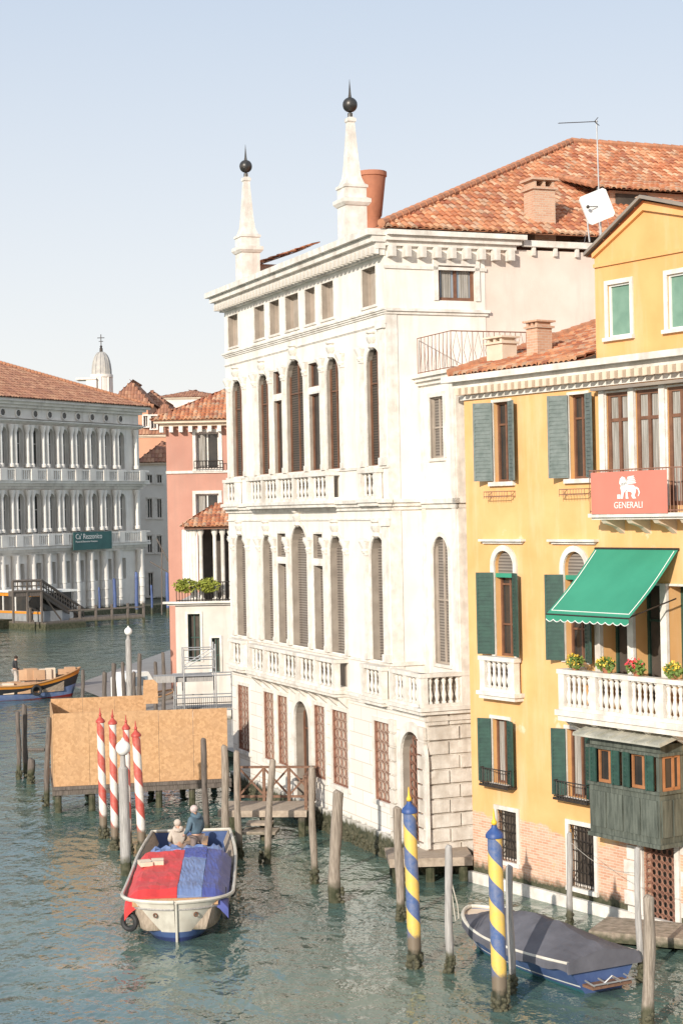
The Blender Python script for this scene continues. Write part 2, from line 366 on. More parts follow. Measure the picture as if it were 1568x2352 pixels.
def tiles(mb,poly,udir,pitch=.22,row=.36,h=.055,smp=6,mi=0):
    P=[Vector(p) for p in poly]; O=P[0]; u=Vector(udir).normalized()
    n=Vector((0,0,0))
    for i in range(len(P)): n+=P[i].cross(P[(i+1)%len(P)])
    n.normalize()
    if n.z<0: n=-n
    v=n.cross(u)
    if v.z<0: v=-v
    q=[((p-O).dot(u),(p-O).dot(v)) for p in P]
    def inside(x,y):
        r=False
        for i in range(len(q)):
            (x1,y1),(x2,y2)=q[i],q[i-1]
            if (y1>y)!=(y2>y) and x<(x2-x1)*(y-y1)/(y2-y1)+x1: r=not r
        return r
    ux=[a for a,_ in q]; vy=[b for _,b in q]; du=pitch/smp
    i0,i1=math.floor(min(ux)/du),math.ceil(max(ux)/du); j0,j1=math.floor(min(vy)/row),math.ceil(max(vy)/row)
    rr=random.Random(3); JT={}
    for j in range(j0,j1):
        va,vb=j*row,(j+1)*row+.03
        for i in range(i0,i1):
            xa,xb=i*du,(i+1)*du
            if not inside((xa+xb)/2,min(max((va+vb-.03)/2,min(vy)+.01),max(vy)-.01)): continue
            key=(math.floor(xa/pitch+1e-6),j)
            if key not in JT: JT[key]=(rr.uniform(-.04,.04),rr.uniform(-.008,.02))
            jit,jh=JT[key]
            ha=h*abs(math.sin(PI*xa/pitch))+jh; hb=h*abs(math.sin(PI*xb/pitch))+jh
            mb.add([O+u*xa+v*(va+jit)+n*(ha+.045),O+u*xb+v*(va+jit)+n*(hb+.045),O+u*xb+v*vb+n*hb,O+u*xa+v*vb+n*ha,
                    O+u*xa+v*(va+jit)+n*(ha-.03),O+u*xb+v*(va+jit)+n*(hb-.03)],[(0,1,2,3),(4,5,1,0)],mi,
                   [[(xa/pitch+.001,j+.5),(xa/pitch+.002,j+.5),(xa/pitch+.002,j+.6),(xa/pitch+.001,j+.6)]]*2)
    mb.add([p-n*.03 for p in P],[list(range(len(P)))],mi,[[(.5,.5)]*len(P)])
def ridge(mb,pts,r=.13,mi=0):
    pts=[Vector(p) for p in pts]
    for a,b in zip(pts,pts[1:]):
        L=(b-a).length; n=max(1,int(L/.4))
        for k in range(n):
            p=a.lerp(b,k/n); q=a.lerp(b,(k+1.1)/n); mb.tube([p,q],[r*1.1,r*.85],8,mi)
BALP=[(.09,0),(.09,.06),(.05,.1),(.1,.32),(.045,.55),(.06,.62),(.045,.68),(.09,.86),(.05,.92),(.09,.95),(.09,1)]
BALM={}
def balmesh(hh,mat,r=1.):
    k=(round(hh,2),mat.name,r)
    if k not in BALM:
        BALM[k]=MB().lathe(0,0,[(a*r,z*hh) for a,z in BALP],8).mesh('baluster',mat,None,True)
    return BALM[k]
def balcony(par,fr,x0,x1,zf,pr,hh=.95,y=0.,mat=None,slab=.22,gap=.2,ped=1.6,sides=True,brk=True,r=.85,back=False):
    mat=mat or M['trim']; g=MB(fr)
    g.box(x0-.08,x1+.08,y-pr-.08,y,zf-slab*.5,zf); g.box(x0-.02,x1+.02,y-pr-.02,y,zf-slab,zf-slab*.5-.003)
    if brk:
        n=max(2,int((x1-x0)/.9)+1)
        for k in range(n):
            x=x0+.12+(x1-x0-.24)*k/(n-1); g.prism([(x-.09,y,zf-slab),(x-.09,y-pr*.85,zf-slab),(x-.09,y-pr*.5,zf-slab-.2),(x-.09,y,zf-slab-.42)],(.18,0,0))
    yc=y-pr+.1; g.box(x0,x1,yc-.1,yc+.1,zf,zf+.1); g.box(x0-.03,x1+.03,yc-.13,yc+.13,zf+hh-.12,zf+hh)
    np_=max(1,round((x1-x0)/ped)); px=[x0+.12+(x1-x0-.24)*k/np_ for k in range(np_+1)]
    for p in px: g.box(p-.11,p+.11,yc-.105,yc+.105,zf+.1,zf+hh-.12)
    if sides and pr>.35:
        for p in (x0+.1,x1-.1): g.box(p-.1,p+.1,yc+.1,y,zf+.003,zf+.1); g.box(p-.12,p+.12,yc+.13,y,zf+hh-.12,zf+hh-.002)
    o=g.build('balcony',mat,par); Mi=WM[root_of(par)].inverted()@fr.M; me=balmesh(hh-.22,mat,r)
    for a,b in zip(px,px[1:]):
        n=max(1,int((b-a-.22)/gap))
        for k in range(n):
            x=a+.11+(b-a-.22)*(k+.5)/n; place('baluster',me,o,Mi@Vector((x,yc,zf+.1)))
    if sides and pr>.35:
        for p in (x0+.1,x1-.1):
            n=int((pr-.25)/gap)
            for k in range(n): place('baluster',me,o,Mi@Vector((p,yc+.1+(k+.5)*(pr-.2)/max(n,1),zf+.1)))
    if pr<=.4 or back:
        q=MB(fr); q.box(x0+.15,x1-.15,y-.012,y-.002,zf+.1,zf+hh-.14); q.build('baluster_gap_shade',M['rev'],o)  # added dark sheet, paints shade into the gaps between balusters
    return o
def foliage(mb,c,rx,ry,rz,n,s=.05,mi=0):
    for _ in range(n):
        while 1:
            p=Vector((RN.uniform(-1,1),RN.uniform(-1,1),RN.uniform(-1,1)))
            if p.length<1: break
        p=Vector((p.x*rx,p.y*ry,p.z*rz))+Vector(c); a=Vector((RN.gauss(0,1),RN.gauss(0,1),RN.gauss(0,1))).normalized(); b=a.orthogonal().normalized(); k=s*RN.uniform(.6,1.4)
        mb.poly([p-a*k,p+b*k*.5,p+a*k,p-b*k*.5],mi)
def text(name,body,size,Mx,mat,parent,ext=.004,align='CENTER'):
    cu=bpy.data.curves.new(name,'FONT'); cu.body=body; cu.size=size; cu.align_x=align; cu.extrude=ext
    t=bpy.data.objects.new('tmp',cu); C.objects.link(t); bpy.context.view_layer.update()
    me=bpy.data.meshes.new_from_object(t.evaluated_get(bpy.context.evaluated_depsgraph_get())); bpy.data.objects.remove(t)
    T=WM[root_of(parent)].inverted()@Mx; me.transform(T); me.materials.clear(); me.materials.append(mat)
    o=bpy.data.objects.new(name,me); C.objects.link(o); o.parent=parent; return o
# ================= SETTING
def water():
    m,nt,b=base('canal_water',.05); ge=nn(nt,'ShaderNodeNewGeometry'); pos=ge.outputs[0]
    mp=nn(nt,'ShaderNodeMapping'); mp.inputs['Scale'].default_value=(1,.6,1); mp.inputs['Rotation'].default_value=(0,0,.35); nt.links.new(pos,mp.inputs[0])
    n1=noise_(nt,mp.outputs[0],.55,3,.5); n2=noise_(nt,mp.outputs[0],1.9,3,.5); n3=noise_(nt,mp.outputs[0],7.,3,.5)
    hgt=math_(nt,'ADD',math_(nt,'MULTIPLY',n1,.9),math_(nt,'ADD',math_(nt,'MULTIPLY',n2,.5),math_(nt,'MULTIPLY',n3,.05)))
    bp=nn(nt,'ShaderNodeBump'); bp.inputs['Strength'].default_value=1; bp.inputs['Distance'].default_value=.2
    nt.links.new(hgt,bp.inputs['Height']); nt.links.new(bp.outputs[0],b.inputs['Normal'])
    big=ramp_(nt,noise_(nt,pos,.12,4),.35,.65)
    c=mix_(nt,big,(.065,.13,.125),(.115,.165,.125))
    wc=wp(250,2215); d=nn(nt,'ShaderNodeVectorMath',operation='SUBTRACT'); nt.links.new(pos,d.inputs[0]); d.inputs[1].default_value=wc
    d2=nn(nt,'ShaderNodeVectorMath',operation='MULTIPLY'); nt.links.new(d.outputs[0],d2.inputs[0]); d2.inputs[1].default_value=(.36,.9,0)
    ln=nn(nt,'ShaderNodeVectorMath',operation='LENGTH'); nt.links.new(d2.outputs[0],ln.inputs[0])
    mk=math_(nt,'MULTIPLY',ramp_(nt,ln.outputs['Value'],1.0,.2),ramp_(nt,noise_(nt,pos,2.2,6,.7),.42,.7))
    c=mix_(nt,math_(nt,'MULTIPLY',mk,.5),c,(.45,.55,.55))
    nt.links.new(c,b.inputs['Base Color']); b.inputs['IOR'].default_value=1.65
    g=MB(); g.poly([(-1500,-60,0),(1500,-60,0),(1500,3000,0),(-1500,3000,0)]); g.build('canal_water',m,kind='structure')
water()
WX,WY=109/FL*54.5,54.5
aW=math.atan2(-.926,.377); aY=math.atan2(-.829,.5595)
WF=Frame(WX,WY,aW); SF=Frame(WX,WY,aW+PI/2); YF=Frame(3.66,51.2,aY); YS=YF.sub(0,0,0,PI/2)
xL=WF.hit(521,1000)[0]
g=MB(); pts=[WF.M@Vector(p) for p in((xL-40,3,.55),(3,1.5,.55))]+[YF.M@Vector(p) for p in((0.5,1.5,.55),(30,1.5,.55),(30,80,.55))]+[Vector((-10,160,.55))]
g.poly(pts); g.build('ground',pm('paving',(.3,.28,.26),None,1),kind='structure')
RF=Frame(-34.4,175.6,math.radians(60.5))
g=MB(RF); g.poly([(-60,-3,.9),(60,-3,.9),(300,300,.9),(-60,300,.9)]); g.box(-60,40,-3,-2.9,-.5,.9); g.build('quay',M['farp'],kind='structure')
# ================= WHITE PALAZZO
wh=thing('white_palazzo','large white stone palazzo with arched windows, two roof obelisks and red tiled roof','palazzo',WF)
upW=[];loW=[];mzW=[];grW=[]
for a,b,yy in ((525,547,765),(585,608,745),(620,642,735),(656,686,720),(701,724,705),(739,766,692),(832,863,660)):
    x0,x1=WF.xx(a,b,yy); mzW.append((x0,x1,17.5,18.72,False,.26))
for a,b,k in ((535,558,0),(595,619,0),(630,650,1),(660,699,2),(711,735,1),(752,781,0),(844,877,0)):
    x0,x1=WF.xx(a,b,960); 
    if k==1: upW+= [(x0,x1,12.4,15.05,False,.17),(x0,x1,15.3,16.12,False,.16)]
    else: upW.append((x0,x1,12.4,16.15 if k==0 else 16.4,True,.17))
for a,b,k in ((545,567,0),(606,629,0),(640,659,1),(672,708,2),(722,743,1),(760,791,0),(854,887,0)):
    x0,x1=WF.xx(a,b,1360)
    if k==1: loW+= [(x0,x1,6.2,9.1,False,.3),(x0,x1,9.35,10.2,False,.2)]
    else: loW.append((x0,x1,6.2,10.15 if k==0 else 10.5,True,.3))
for a,b in ((549,575),(608,632),(640,663),(723,748),(764,800),(860,897)):
    x0,x1=WF.xx(a,b,1700); grW.append((x0,x1,1.72,4.25,False,.1))
x0,x1=WF.xx(680,713,1700); portal=(x0,x1,.55,4.25,True,.35)
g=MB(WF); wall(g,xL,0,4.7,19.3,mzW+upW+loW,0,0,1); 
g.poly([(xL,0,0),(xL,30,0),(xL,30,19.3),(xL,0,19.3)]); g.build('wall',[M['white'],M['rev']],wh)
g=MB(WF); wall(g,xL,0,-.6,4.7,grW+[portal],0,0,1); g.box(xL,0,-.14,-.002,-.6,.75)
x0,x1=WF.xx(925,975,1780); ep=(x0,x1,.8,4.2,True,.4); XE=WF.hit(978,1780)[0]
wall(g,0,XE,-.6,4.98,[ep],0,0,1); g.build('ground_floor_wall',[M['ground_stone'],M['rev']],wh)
def corn(par,fr,name,mat,specs):
    for s in specs:
        g=MB(fr); cornice(g,*s); g.build(name,mat,par)
corn(wh,WF,'cornice',M['trim'],((xL,0,18.95,19.75,.62,0,4,(1,.35)),(xL,0,17.12,17.3,.12),(xL,0,16.78,16.84,.05,0,2),(xL,0,10.98,11.32,.25,0,3),(xL,0,10.66,10.72,.05,0,1),(xL,0,12.3,12.38,.05,0,1),(xL,XE,4.72,5.0,.18,0,3),(xL,0,6.08,6.16,.05,0,1)))
n=46; dm_=MB().box(-.09,.09,-.14,.1,0,.22).mesh('dentil',M['trim'])
for k in range(n):
    x=xL+.1+(0-.1-xL)*k/(n-1); place('dentil',dm_,wh,(x,-.3,18.98))
for o in mzW: window(wh,WF,o,M['sand'],M['sand'],0,(),.04,0,(.09,.02),(.1,.05,.08))
for i,o in enumerate(upW): window(wh,WF,o,M['brown'],M['louv'] if o[4] else M['glass'],0 if o[1]-o[0]<1 else 1,(.7,) if o[4] else (),.05,0,(.14,.035) if o[4] else (.08,.02))
for i,o in enumerate(loW): window(wh,WF,o,M['greylouv'],M['greylouv'],0,(),.05,0,(.14,.04) if o[4] else (.08,.02))
def grille(par,fr,op,y,mat,p=.17,t=.016):
    a,b,c,d=op[:4]; q=MB(fr); w,h=b-a,d-c
    nx=max(2,int(w/p)); nz=int(h/p)
    for i in range(nx):
        for j in range(nz):
            cx=a+w*(i+.5)/nx; cz=c+h*(j+.5)/nz; q.torus((cx,y,cz),(0,1,0),min(w/nx,h/nz)*.46,t,8,4)
    for i in range(nx+1): x=a+w*i/nx; q.box(x-.005,x+.005,y-.007,y+.007,c,d)
    for j in range(nz+1): z=c+h*j/nz; q.box(a,b,y-.006,y+.006,z-.005,z+.005)
    q.box(a-.02,a+.02,y-.02,y+.02,c,d);q.box(b-.02,b+.02,y-.02,y+.02,c,d);q.box(a,b,y-.02,y+.02,c-.02,c+.02);q.box(a,b,y-.02,y+.02,d-.02,d+.02)
    return q.build('grille',mat,par)
for o in grW:
    w_=window(wh,WF,o,M['rusty'],M['sandl'],0,(),.04,0,(.12,.04),(.15,.08,.14)); grille(w_,WF,o,.03,M['rusty'],.3,.012)
w_=window(wh,WF,portal,M['brown'],M['void'],1,(.72,),.08,0,(.3,.08),None,'portal_door'); 
w_=window(wh,WF,ep,M['rusty'],M['void'],1,(),.05,0,(.3,.08),None,'gate'); grille(w_,WF,ep,.25,M['rusty'],.26,.013)
ks=MB(); ks.lathe(0,0,[(.05,-.02),(.14,.06),(.1,.2),(.17,.32),(.2,.45),(.12,.55),(.2,.6),(.2,.66)],8); ksm=ks.mesh('keystone',M['trim'],None,True)
for o in upW+loW:
    if o[4]: place('keystone',ksm,wh,((o[0]+o[1])/2,-.05,o[3]-.05),0,(1.1,.95,.85))
pl=MB(); pl.box(-.16,.16,-.11,0,0,.2); pl.box(-.12,.12,-.085,0,.2,3.35); pl.box(-.15,.15,-.11,0,3.35,3.42)
pl.lathe(0,-.05,[(.11,3.42),(.15,3.5),(.11,3.55),(.2,3.72),(.24,3.8)],8); pl.box(-.23,.23,-.19,0,3.8,3.9); plm=pl.mesh('pilaster',M['trim'],None,True)
for zb,row in ((12.38,upW),(6.18,loW)):
    ed=sorted({(o[0],o[1]) for o in row}); 
    mids=[(ed[k][1]+ed[k+1][0])/2 for k in range(1,5)]+[ed[1][0]-.32,ed[5][1]+.32,ed[0][0]-.3,ed[0][1]+.34,ed[6][0]-.34]
    for x in mids: place('pilaster',plm,wh,(x,0,zb))
pp=MB(); pp.box(-.22,.22,-.07,0,0,4.3); pp.box(-.3,.3,-.13,0,4.3,4.55); pp.box(-.27,.27,-.11,0,0,.25); ppm=pp.mesh('corner_pilaster',M['trim'])
for zb in (12.38,6.18): place('corner_pilaster',ppm,wh,(-.26,0,zb))
for a,b,pr in ((526,556,.24),(590,781,.42),(838,880,.24)):
    x0,x1=WF.xx(a,b,1120); balcony(wh,WF,x0,x1,11.34,pr,.95,brk=False,gap=.3,back=True,r=.75)
for a,b,pr in ((541,572,.26),(598,800,.5),(845,893,.26)):
    x0,x1=WF.xx(a,b,1530); balcony(wh,WF,x0,x1,5.03,pr,1.02,brk=pr>.4,gap=.3,back=True,r=.75)
# side wall
xA=SF.hit(1113,650)[0]
x0,x1=SF.xx(1005,1090,650); z1=SF.hit(1047,611)[1]; z0=SF.hit(1047,691)[1]
so=(x0,x1,z0,z1,False,.16)
g=MB(SF); wall(g,0,xA,4.9,19.3,[so]); g.build('side_wall',M['white'],wh)
g=MB(SF); wall(g,xA,34,0,19.3,[],.02); g.build('side_plaster_wall',M['sidep'],wh)
window(wh,SF,so,M['brown'],M['glassb'],1,(),.11,0,(.16,.05),None,curtain=((.14,.4),(.62,.88)))
xB=SF.hit(1172,560)[0]
corn(wh,SF,'side_cornice',M['trim'],((.0,xB,19.25,19.72,.4,0,3,(0,1)),(0,xA,17.12,17.3,.12,0,2,(0,1)),(0,xA,18.55,18.65,.05,0,1,(0,1)),(xB+.4,34,19.4,19.6,.14,0,1,(0,1)),(0,1.2,10.98,11.32,.2,0,3,(0,0)),(0,1.2,6.08,6.2,.06,0,1,(0,0))))
md=MB().box(-.1,.1,-.3,0,0,.34).mesh('modillion',M['trim']); md2=MB().box(-.06,.06,-.1,0,0,.28).mesh('modillion',M['trim'])
Ms=WM[wh].inverted()@SF.M; rzs=PI/2
for k in range(9): place('modillion',md,wh,Ms@Vector((.2+k*xB/8.6,0,18.9)),rzs)
for k in range(20): place('modillion',md2,wh,Ms@Vector((xB+.8+k*.8,0,19.12)),rzs)
g=MB(SF); g.box(0,.4,-.03,0,5,17.1); g.build('corner_strip',M['trim'],wh)
# wing
yw=SF.hit(966,1000)[0]; WG=WF.sub(0,yw); xw=WG.hit(1046,1000)[0]
wo=[]
for a,b,c,d,ar in ((988,1019,911,1052,False),(997,1032,1232,1525,True)):
    x0,x1=WG.xx(a,b,(c+d)/2); wo.append((x0,x1,WG.hit((a+b)/2,d)[1],WG.hit((a+b)/2,c)[1],ar,.14))
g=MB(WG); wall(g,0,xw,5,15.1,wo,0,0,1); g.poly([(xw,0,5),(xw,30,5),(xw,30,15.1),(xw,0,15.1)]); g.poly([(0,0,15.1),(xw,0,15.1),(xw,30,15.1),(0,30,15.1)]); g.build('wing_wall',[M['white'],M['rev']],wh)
WGs=WG.sub(xw,0,0,PI/2)
corn(wh,WG,'wing_cornice',M['trim'],((0,xw,14.85,15.2,.3,0,3,(0,1)),(0,xw,11,11.3,.15,0,2,(0,1))))
corn(wh,WGs,'wing_side_cornice',M['trim'],((0,12,14.85,15.2,.3,0,3,(1,0)),(0,12,11,11.3,.15,0,2,(1,0))))
for fr_,a,b in ((WG,0,.3),(WG,xw-.3,xw),(WGs,0,.45),(WGs,.9,1.3)):
    g=MB(fr_); g.box(a,b,-.05,0,5,14.8); g.build('wing_pilaster',M['trim'],wh)
for o in wo: window(wh,WG,o,M['sand'],M['greylouv'],1,(.5,),.06,0,(.14,.04),(.1,.06,.1))
def rail(g,p,q,z,h,n,dia=True,r=.012):
    p,q=Vector(p),Vector(q)
    for hh in(.06,h): g.tube([p+Vector((0,0,z+hh)),q+Vector((0,0,z+hh))],r*1.4,5)
    for k in range(n+1):
        a=p.lerp(q,k/n); g.tube([a+Vector((0,0,z)),a+Vector((0,0,z+h))],r,4)
        if dia and k<n:
            b=p.lerp(q,(k+1)/n); m_=a.lerp(b,.5); Z=Vector((0,0,1))
            g.tube([m_+Z*(z+.1),b.lerp(m_,.3)+Z*(z+h*.5),m_+Z*(z+h),a.lerp(m_,.3)+Z*(z+h*.5),m_+Z*(z+.1)],r*.7,4)
g=MB(WG); zt=15.2
rail(g,(.1,-.1,0),(xw-.0,-.1,0),zt,1.15,9); rail(g,(xw,-.1,0),(xw,6.5,0),zt,1.15,18,r=.014); g.build('terrace_railing',M['rusty'],wh)
ES=WF.sub(XE,0,0,PI/2)
g=MB(ES); g.poly([(0,0,-.5),(12,0,-.5),(12,0,4.98),(0,0,4.98)]); g.poly([(0,0,4.99),(0,3,4.99),(12,3,4.99),(12,0,4.99)])
for j in range(11):
    z=.05+j*.44; off=.35 if j%2 else 0
    xs=[0,.75+off,1.7,2.6]
    for a,b in zip(xs,xs[1:]): g.box(a+.03,b-.03,-.07-RN.uniform(0,.05),-.002,z+.03,z+.41)
g.box(-.04,2.6,-.14,-.003,4.6,4.72)
g.build('rusticated_corner',M['rust_stone'],wh)
for xa_,xb_ in ((XE-.42,XE+.08),(ep[0]-.85,ep[0]-.4)):
    g=MB(WF)
    for j in range(10): z=.05+j*.44; g.box(xa_,xb_,-.08-RN.uniform(0,.03),-.003,z+.03,z+.41)
    g.build('quoins',M['rust_stone'],wh)
x0,x1=WF.xx(908,977,1570); balcony(wh,WF,x0,XE+.1,5.03,.2,1.02,brk=False,ped=1.2)
balcony(wh,ES,-.2,1.4,5.03,.2,1.02,brk=False,ped=1.6)
# roof
ROOF=MB(WF); e=.1; xr=xL-.1; xm=-8.; zr=24.75; ze=19.8; ya=11.4
tiles(ROOF,[(.34,-.3,ze),(.34,38,ze),(xm,38,zr),(xm,ya,zr)],(0,1,0))
tiles(ROOF,[(xr,e,ze),(.32,e,ze),(xm,ya,zr)],(1,0,0))
tiles(ROOF,[(xr,e,ze),(xr,38,ze),(xm,38,zr),(xm,ya,zr)],(0,1,0),smp=4)
roof=ROOF.build('roof',M['tile'],wh)
g=MB(WF); ridge(g,[(.32,-.2,ze+.1),(xm,ya,zr+.1),(xm,38,zr+.1)],.13); g.build('ridge_tiles',M['ridge'],roof,True)
def obelisk(px,py,off,up):
    x,z=WF.hit(px,py,off); zb=19.4+up; k=.74
    g=MB(WF); g.lathe(x,off,[(r*k,zb+z_) for r,z_ in ((.5,-.5),(.5,1.5),(.56,1.52),(.66,1.62),(.66,1.74),(.5,1.8),(.5,2.1),(.56,2.12),(.56,2.2),(.44,2.26),(.33,2.5),(.27,2.95),(.15,4.3),(.2,4.34),(.2,4.44),(.09,4.5),(.09,4.6))],4,0,0,True)
    o=g.build('obelisk',M['trim'],wh)
    g=MB(WF); zb2=zb+4.9; g.ball((x,off,zb2),.25); g.tube([(x,off,zb2-.4),(x,off,zb2+.25)],.05,6); g.tube([(x,off,zb2+.2),(x,off,zb2+.35),(x,off,zb2+.85)],[.07,.045,.004],8); g.tube([(x,off,zb2-.4),(x,off,zb2-.28)],.09,8); g.build('ball_finial',M['ballm'],o,True)
obelisk(810,552,.35,.12); obelisk(570,645,.35,.1)
x,z=WF.hit(854,480,2.2); g=MB(WF); g.lathe(x,2.2,[(.42,19.5),(.42,20.75),(.3,20.8),(.3,21.2),(.34,21.25),(.5,22.6),(.54,22.62),(.54,22.78),(.46,22.78),(.44,22.3)],18); g.build('flared_chimney',M['terra'],roof,True)
x,z=WF.hit(604,640,1.6); g=MB(WF); g.box(x-.7,x+.7,1.2,3.2,19.7,20.8); g.build('roof_hatch_wall',M['brickc'],roof)
g=MB(WF); tiles(g,[(x-.9,1.0,20.75),(x+.9,1.0,20.75),(x+.9,3.4,21.6),(x-.9,3.4,21.6)],(1,0,0)); g.build('roof_hatch',M['tile'],roof)
x0,x1=SF.xx(1213,1261,500,.7); zt=SF.hit(1238,440,.7)[1]
g=MB(SF); g.box(x0,x1,.3,1.0,19.6,zt); g.box(x0-.08,x1+.08,.22,1.08,zt,zt+.08); 
for k in range(3): g.box(x0+.02+k*(x1-x0-.12)/2,x0+.1+k*(x1-x0-.12)/2,.3,1.0,zt+.08,zt+.3)
g.box(x0-.1,x1+.1,.2,1.1,zt+.3,zt+.38); g.build('chimney',M['brickc'],roof)
x0,x1=SF.xx(1400,1640,470,2.2); zt=SF.hit(1450,440,2.2)[1]; zb=SF.hit(1450,492,2.2)[1]
g=MB(SF); g.box(x0,x1,2.2,5,zb-.6,zt); g.build('dormer_wall',M['brickc'],roof)
a0,a1=SF.xx(1412,1485,462,2.2); g=MB(SF); g.box(a0,a1,2.15,2.25,zt-.75,zt-.1); g.build('dormer_window',M['void'],roof)
g=MB(SF); zt2=zt+1.15; tiles(g,[(x0-.9,1.75,zt),(x1,1.75,zt),(x1,5.6,zt2),(x0-.9,5.6,zt2)],(1,0,0)); g.build('dormer_roof',M['tile'],roof)
g=MB(SF); ridge(g,[(x0-.9,1.75,zt+.08),(x0-.9,5.6,zt2+.08)],.12); g.build('dormer_verge',M['ridge'],roof,True)
g=MB(WF)
for k in range(420):
    x=RN.uniform(xL,XE); z=RN.uniform(-.05,.42); s=RN.uniform(.04,.1); g.ball((x,-.16,z),s,4)
g.build('seaweed_crust',M['seaweed'],wh,kind='stuff')
# ================= YELLOW HOUSE
ye=thing('ochre_house','ochre yellow house with green shutters, white balconies and exposed brick at the waterline','house',YF)
opY=[]
def yo(a,b,z0,z1,ar,dp,py): x0,x1=YF.xx(a,b,py); o=(x0,x1,z0,z1,ar,dp); opY.append(o); return o
u1=yo(1134,1172,11.72,14.0,False,.2,1010); u2=yo(1308,1349,11.72,14.0,False,.2,1000)
a1=yo(1138,1182,6.72,9.75,True,.25,1400); a2=yo(1298,1347,6.72,9.75,True,.25,1400)
t1=yo(1132,1170,3.05,4.9,False,.2,1730); t2=yo(1303,1350,3.05,4.9,False,.2,1760)
g1=yo(1143,1188,.85,2.3,False,.22,1925); g2=yo(1308,1366,.6,2.3,False,.22,1975)
tr=[yo(a,b,10.95,13.95,False,.1,985) for a,b in((1393,1447),(1460,1516),(1533,1592),(1612,1680))]
dk=[yo(a,b,5.75,8.9,False,.5,1500) for a,b in((1385,1448),(1458,1524),(1536,1605))]
gd=yo(1478,1552,.2,2.35,False,.3,2020)
g=MB(YF); wall(g,0,16,-.6,14.25,opY); g.poly([(0,0,-.6),(0,14,-.6),(0,14,14.3),(0,0,14.3)]); g.build('wall',M['yellow'],ye)
g=MB(YF); g.poly([(0,0,14.3),(0,7.2,14.3),(0,7.2,17.1)]); g.build('gable_wall',M['cream'],ye)
for o in (u1,u2):
    w_=window(ye,YF,o,M['brown'],M['glass'],1,(.72,),.07,0,(.08,.03),(.18,.12,.12),curtain=((.55,.9),))
    shutter(w_,YF,o[0]-.02,o[2]+.03,o[3],.58,-1,30,M['ggreen']); shutter(w_,YF,o[1]+.02,o[2]+.03,o[3],.5,1,24,M['ggreen'])
for o in (a1,a2):
    w_=window(ye,YF,o,M['brown'],M['glass'],1,(.3,.68),.07,0,(.16,.06),None,curtain=((.55,.9),))
    r=(o[1]-o[0])/2
    q=MB(YF); q.box(o[0]-.02,o[1]+.02,.12,.16,o[3]-r-.25,o[3]-.02); q.build('louvre_lunette',M['greylouv'],w_)
    q=MB(YF); q.box(o[0],o[1],.02,.09,o[3]-r-.34,o[3]-r-.22); q.build('transom_blind',M['awn'],w_)
    zt=o[3]-r-.2
    shutter(w_,YF,o[0]-.02,o[2]+.05,zt,.54,-1,28,M['dgreen']); shutter(w_,YF,o[1]+.02,o[2]+.05,zt,.5,1,26,M['dgreen'])
    q=MB(YF); cornice(q,o[0]-.35,o[1]+.35,o[3]+.2,o[3]+.33,.18,0,2); q.build('hood_moulding',M['trim'],w_)
for o in (t1,t2):
    w_=window(ye,YF,o,M['brown'],M['glass'],1,(),.06,0,(.1,.04),(.1,.08,.1),curtain=((.1,.45),))
    shutter(w_,YF,o[0]-.02,o[2]+.03,o[3],.42,-1,26,M['dgreen']); shutter(w_,YF,o[1]+.02,o[2]+.03,o[3],.42,1,20,M['dgreen'])
    q=MB(YF); q.box(o[0]-.25,o[1]+.3,-.35,0,o[2]-.08,o[2]-.02)
    rail(q,(o[0]-.22,-.33,0),(o[1]+.27,-.33,0),o[2]-.03,.48,12,False); rail(q,(o[0]-.22,-.33,0),(o[0]-.22,0,0),o[2]-.03,.48,3,False); rail(q,(o[1]+.27,-.33,0),(o[1]+.27,0,0),o[2]-.03,.48,3,False)
    q.build('window_railing',M['iron'],w_)
for o in (g1,g2):
    w_=window(ye,YF,o,M['trim'],M['void'],0,(),.05,0,(.12,.05),(.12,.08,.12))
    q=MB(YF); n=7
    for k in range(n): x=o[0]+(o[1]-o[0])*(k+.5)/n; q.tube([(x,.03,o[2]),(x,.03,o[3])],.016,5)
    for k in range(6): z=o[2]+(o[3]-o[2])*(k+.5)/6; q.tube([(o[0],.04,z),(o[1],.04,z)],.013,5)
    q.tube([(o[0],.02,o[2]),(o[1],.02,o[3])],.013,5); q.tube([(o[1],.02,o[2]),(o[0],.02,o[3])],.013,5)
    q.build('iron_bars',M['iron'],w_)
for o in tr: window(ye,YF,o,M['brown'],M['glass'],1,(.76,),.11,0,(.05,.03),None,curtain=((.1,.42),(.58,.9)))
for o in dk: window(ye,YF,o,M['dgreen'],M['void'],1,(.7,),.08,0,(.06,.04),None)
w_=window(ye,YF,gd,M['rusty'],M['void'],0,(),.05,0,(.16,.07),None,'gate'); grille(w_,YF,gd,.08,M['rusty'],.19)
for a in (tr[0][0]-.12,(tr[0][1]+tr[1][0])/2,(tr[1][1]+tr[2][0])/2,(tr[2][1]+tr[3][0])/2): g=MB(YF); g.box(a-.1,a+.1,-.09,0,10.8,14.1); g.build('stone_mullion',M['trim'],ye)
for a in (dk[0][0]-.12,(dk[0][1]+dk[1][0])/2,(dk[1][1]+dk[2][0])/2,dk[2][1]+.12): g=MB(YF); g.box(a-.11,a+.11,-.1,0,5.7,8.95); g.build('stone_mullion',M['trim'],ye)
g=MB(YF); g.box(tr[0][0]-.3,16,-.3,0,14.02,14.1); g.build('lintel',M['lead'],ye)
corn(ye,YF,'cornice',M['trim'],((0,16,14.5,14.85,.48,0,2,(1,0)),(0,16,14.15,14.28,.08,0,1,(1,0)),(0,16,-.2,.32,.12,0,1,(1,0))))
dm2=MB().box(-.08,.08,-.36,0,0,.2).mesh('dentil',M['cream'])
for k in range(50): place('dentil',dm2,ye,(.12+k*.3,0,14.29))
